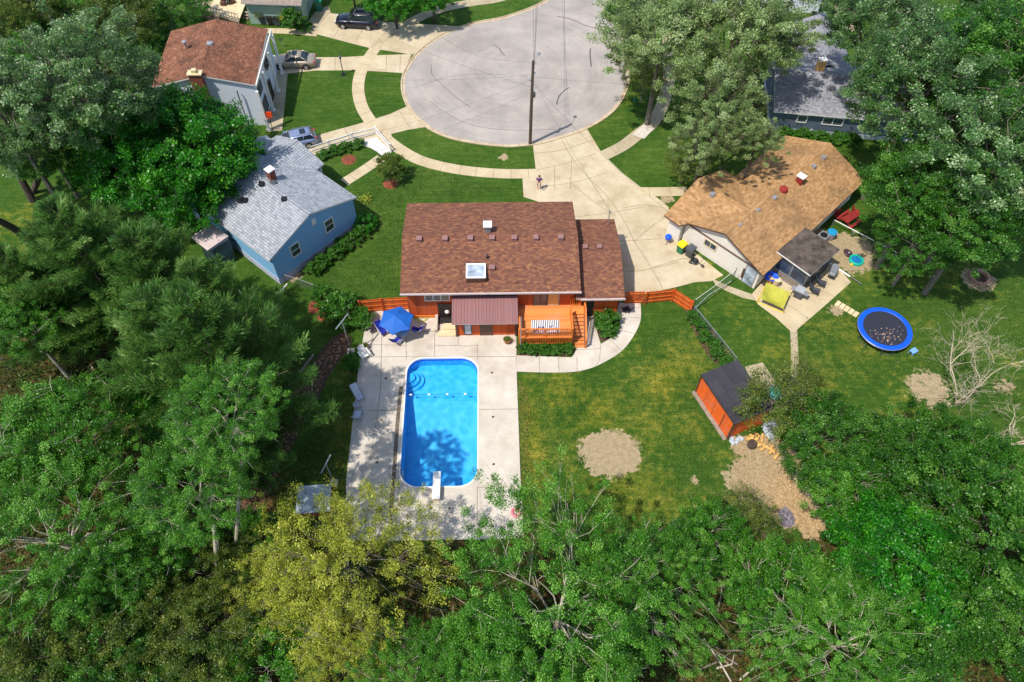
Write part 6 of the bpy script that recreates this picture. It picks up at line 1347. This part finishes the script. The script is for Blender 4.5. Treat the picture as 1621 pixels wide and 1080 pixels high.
# birds feeder / basketball hoop by column house
q=P(432,206); t=thing('basketball_hoop','orange toy basketball hoop at the near end of the column porch','basketball hoop',q); b=B(T(q)); b.tube([(0,0,0),(0,0,1.9)],.04,6); b.build('post',M['black'],t); b=B(T(q)); b.obox((0,0,1.95),(.75,.08,.6)); b.build('backboard',M['orangeball'],t); b=B(T(q)); b.lathe([(.22,0),(.25,.02),(.22,.04)],(.0,-.3,1.8),12); b.build('ring',M['orangeball'],t)
q=P(424,188); t=thing('bicycle','bicycle leaning on the porch of the column house beside the orange hoop','bicycle',q,R(80)); Mq=T(q,R(80))
for x in (-.5,.5): b=B(Mq); b.lathe([(.29,-.02),(.33,-.02),(.33,.02),(.29,.02),(.29,-.02)],(x,0,.33),18,0,True,Matrix.Rotation(math.pi/2,4,'X')); b.build('wheel',M['rubber'],t)
b=B(Mq); b.tube([(-.5,0,.33),(-.1,0,.33),(.35,0,.75),(-.2,0,.75),(-.1,0,.33)],.02,5); b.tube([(-.5,0,.33),(-.2,0,.75)],.015,5); b.tube([(.5,0,.33),(.35,0,.9)],.02,5); b.build('frame',M['red'],t)
b=B(Mq); b.box((-.32,-.07,.85),(-.08,.07,.9)); b.build('saddle',M['black'],t); b=B(Mq); b.tube([(.33,-.25,.95),(.35,0,.92),(.33,.25,.95)],.015,5); b.build('handlebar',M['black'],t)
q=P(448,75); t=thing('lawn_ornament','small dark windmill ornament on the lawn above the sedan','ornament',q); b=B(T(q)); b.tube([(0,0,0),(0,0,.9)],.025,5); b.build('stake',M['grey'],t); b=B(T(q))
for a in range(6): b.obox((.16*math.cos(a),0,.95+.16*math.sin(a)),(.22,.02,.08),0,0,Matrix.Rotation(-a,4,'Y'))
b.build('blades',M['dgrey'],t)
# furniture on the weathered deck
for i,(a,c) in enumerate(((354,8),(368,5),(360,-2))):
    q=P(a,c,.9); t=thing('wicker_chair',['dark wicker chair on the weathered deck, left one','dark wicker chair on the weathered deck, right one','dark wicker chair on the weathered deck, farthest one'][i],'chair',q,R(40*i),'chairs on the weathered deck'); Mq=T(q,R(40*i)); b=B(Mq); b.box((-.28,-.28,.1),(.28,.28,.42)); b.build('seat',M['trim'],t); b=B(Mq); b.box((-.28,.24,.4),(.28,.32,.9)); b.build('backrest',M['trim'],t)
q=P(361,6,.9); t=thing('fire_table','round dark table among the wicker chairs on the weathered deck','table',q); b=B(T(q)); b.lathe([(0,.6),(.45,.6),(.45,.55),(.1,.5)],n=14); b.build('tabletop',M['dark'],t); b=B(T(q)); b.tube([(0,0,0),(0,0,.55)],.08,8); b.build('leg',M['dark'],t)
# satellite window box, gutter extension
a,c=P(441,466),P(455,450); b=B(); b.tube([(a.x,a.y,.06),(c.x,c.y,.06)],.06,6); tag(b.build('gutter_extension',M['white']),'white gutter extension lying on the ground below the blue house corner','pipe')
q=P(1278,213); t=thing('basketball_stand','small grey basin on a stand in the ferns below the slate blue house','basin',q); b=B(T(q)); b.lathe([(0,.55),(.3,.6),(.36,.7),(.33,.72),(0,.6)],n=12); b.build('bowl',M['grey'],t); b=B(T(q)); b.tube([(0,0,0),(0,0,.56)],.08,6); b.build('stem',M['grey'],t)
# flowers by blue house
q=P(579,318); b=B(); rng=np.random.default_rng(31); n=260; C=rng.normal(0,.28,(n,3))*np.array([1,1,.35])+np.array([q.x,q.y,.25]); C[:,2]=np.maximum(.03,C[:,2]); N=rng.normal(size=(n,3))+np.array([0,0,1.5]); N/=np.linalg.norm(N,axis=1)[:,None]
me=leafmesh('flowering_plant',C,N,np.full(n,.12),np.full(n,.08),rng.random(n),M['lf_yellow']); o=bpy.data.objects.new('flowering_plant',me); sc.collection.objects.link(o); tag(o,'pale yellowish flowering plant on the lawn beside the blue house','plant')
# ------------------------------------------------------------------ person
q=P(853,300,.03); pe=thing('person','person in a purple shirt and dark shorts standing on the driveway holding a white controller','person',q,R(-4))
def skin_obj(name,verts,edges,mat,parent,sub=2):
    me=bpy.data.meshes.new(name); me.from_pydata([v[:3] for v in verts],edges,[]); o=bpy.data.objects.new(name,me); sc.collection.objects.link(o)
    md=o.modifiers.new('skin','SKIN')
    if not me.skin_vertices: me.attributes
    bpy.context.view_layer.objects.active=o
    for i,v in enumerate(verts): me.skin_vertices[0].data[i].radius=(v[3],v[4] if len(v)>4 else v[3])
    me.skin_vertices[0].data[0].use_root=True
    s_=o.modifiers.new('sub','SUBSURF'); s_.levels=sub; s_.render_levels=sub; me.materials.append(mat); o.parent=parent; return o
bv=[(0,0,.98,.14,.1),(0,0,1.18,.13,.1),(0,.0,1.38,.16,.11),(0,0,1.5,.06),(0,-.01,1.56,.055),(0,-.02,1.66,.09,.1),(0,-.02,1.74,.08,.09),
 (-.2,0,1.42,.06),(-.27,-.02,1.17,.042),(-.12,-.28,1.08,.032),(-.07,-.34,1.09,.03),(.2,0,1.42,.06),(.27,-.02,1.17,.042),(.12,-.28,1.08,.032),(.07,-.34,1.09,.03),
 (-.1,0,.9,.09),(-.12,-.01,.5,.06),(-.13,.02,.1,.04),(-.13,-.12,.04,.035),(.1,0,.9,.09),(.12,-.01,.5,.06),(.13,.02,.1,.04),(.13,-.12,.04,.035)]
be=[(0,1),(1,2),(2,3),(3,4),(4,5),(5,6),(2,7),(7,8),(8,9),(9,10),(2,11),(11,12),(12,13),(13,14),(0,15),(15,16),(16,17),(17,18),(0,19),(19,20),(20,21),(21,22)]
try:
    skin_obj('body',bv,be,M['skin'],pe)
    sv=[(0,0,1.0,.155,.115),(0,0,1.18,.145,.115),(0,0,1.38,.175,.125),(0,0,1.46,.09),(-.2,0,1.42,.078),(-.26,-.02,1.24,.062),(.2,0,1.42,.078),(.26,-.02,1.24,.062)]
    skin_obj('shirt',sv,[(0,1),(1,2),(2,3),(2,4),(4,5),(2,6),(6,7)],M['purple'],pe)
    hv=[(0,0,.98,.155,.12),(-.1,0,.86,.11),(-.12,-.01,.58,.09),(.1,0,.86,.11),(.12,-.01,.58,.09)]
    skin_obj('shorts',hv,[(0,1),(1,2),(0,3),(3,4)],M['maroon'],pe)
    for s_ in (-1,1):
        skin_obj('shoe',[(s_*.13,.05,.06,.055,.05),(s_*.13,-.14,.05,.05,.04)],[(0,1)],M['white'],pe)
        for k_ in range(4): skin_obj('finger',[(s_*(.075),-.34-.0*k_,1.10-.018*k_,.009),(s_*.05,-.385,1.11-.018*k_,.009),(s_*.035,-.37,1.115-.018*k_,.008)],[(0,1),(1,2)],M['skin'],pe,1)
        skin_obj('thumb',[(s_*.08,-.33,1.11,.011),(s_*.05,-.36,1.135,.009)],[(0,1)],M['skin'],pe,1)
        b=B(T(q,R(-4))); b.lathe([(0,.012),(.012,0),(0,-.012)],(s_*.032,-.115,1.69),6); b.build('eye',M['dark'],pe)
    b=B(T(q,R(-4))); b.lathe([(.092,-.06),(.108,.0),(.095,.07),(.05,.11),(0,.12)],(0,.0,1.7),12); b.build('hair',M['hair'],pe)
    b=B(T(q,R(-4))); b.tube([(0,-.12,1.68),(0,-.145,1.65),(0,-.12,1.64)],.014,5); b.build('nose',M['skin'],pe)
except Exception as ex: print('PERSON',ex); raise
b=B(T(q,R(-4))); b.box((-.12,-.44,1.07),(.12,-.36,1.1)); tag(b.build('controller',M['white']),'white remote controller held by the person in the purple shirt','controller')
# ------------------------------------------------------------------ litter and grass tufts as stuff
def scatter(name,label,poly,n,size,mat,seed,cat,zz=.04,up=2.,z0=.012,excl=()):
    pts=px(poly); rng=np.random.default_rng(seed); xs_=[p[0] for p in pts]; ys_=[p[1] for p in pts]; pa=np.array(pts)
    C=np.stack([rng.uniform(min(xs_),max(xs_),n*2),rng.uniform(min(ys_),max(ys_),n*2),rng.uniform(z0,zz,n*2)],1); ins=np.zeros(len(C),bool); j=len(pa)-1
    for i in range(len(pa)):
        xi,yi=pa[i];xj,yj=pa[j]; c=((yi>C[:,1])!=(yj>C[:,1]))&(C[:,0]<(xj-xi)*(C[:,1]-yi)/(yj-yi+1e-9)+xi); ins^=c; j=i
    for (ea,eb,er) in excl: eq=P(ea,eb); ins&=((C[:,0]-eq.x)**2+(C[:,1]-eq.y)**2)>er**2
    C=C[ins][:n]; N=rng.normal(size=(len(C),3))+np.array([0,0,up]); N/=np.linalg.norm(N,axis=1)[:,None]; s_=size*rng.uniform(.5,1.5,len(C))
    me=leafmesh(name,C,N,s_,s_*.6,rng.random(len(C)),mat); o=bpy.data.objects.new(name,me); sc.collection.objects.link(o); return tag(o,label,cat,kind='stuff')
lf=leafmat('dead_leaf_litter',[S(60,40,28),S(120,84,60),S(170,124,90),S(216,180,148)],.1)
scatter('leaf_litter','brown dead leaves covering the mulch bed left of the pool lawn',[(540,528),(553,545),(520,590),(470,690),(420,790),(378,838),(352,826),(410,720),(480,600)],6000,.13,lf,1,'leaves')
scatter('wood_chips','pale wood chips strewn over the bed below the shed',[(1160,700),(1215,690),(1300,830),(1250,840),(1165,790)],6000,.075,leafmat('wood_chip',[S(92,74,54),S(148,122,88),S(184,156,116),S(216,194,154)],.05),2,'wood chips')
ug=leafmat('undergrowth',[S(20,36,10),S(46,66,20),S(74,96,32),S(110,120,56)])
scatter('undergrowth','low tangled undergrowth on the shaded ground below the trees at the bottom',[(330,860),(620,865),(820,862),(1150,870),(1330,860),(1500,760),(1700,800),(1750,1150),(-100,1150),(-100,820)],42000,.22,ug,3,'undergrowth',.45,.6)
scatter('undergrowth','low tangled undergrowth below the trees on the left',[(-60,560),(330,520),(400,700),(360,850),(-120,860)],22000,.22,ug,4,'undergrowth',.45,.6)
gt=leafmat('grass_tuft',[S(26,48,14),S(54,84,26),S(90,112,44),S(140,148,84)])
scatter('grass_tufts','tufts of longer grass on the lawns right of the pool',[(835,602),(925,600),(1000,570),(1030,530),(1090,500),(1260,620),(1400,600),(1621,660),(1640,440),(1280,500),(1130,700),(1150,850),(830,850)],30000,.1,gt,5,'grass',.06,1.,excl=((965,718,2.4),(1470,615,2.),(1205,740,2.6)))
scatter('grass_tufts','dry pale grass tufts along the right edge of the pool patio',[(819,600),(832,610),(842,660),(835,700),(846,750),(838,790),(829,795),(824,740)],1800,.09,leafmat('dry_tuft',[S(50,66,16),S(92,98,34),S(140,130,60),S(186,170,110)]),6,'grass',.07,1.)
scatter('grass_tufts','tufts of grass on the lawn strip left of the pool patio',[(565,560),(545,760),(430,800),(470,720),(540,620)],7000,.1,gt,7,'grass',.06,1.)
scatter('grass_tufts','fine grass tufts on the front lawns around the blue house',[(560,310),(600,290),(640,260),(760,290),(828,300),(640,320),(630,460),(560,465),(500,440),(600,380)],14000,.09,gt,8,'grass',.06,1.)
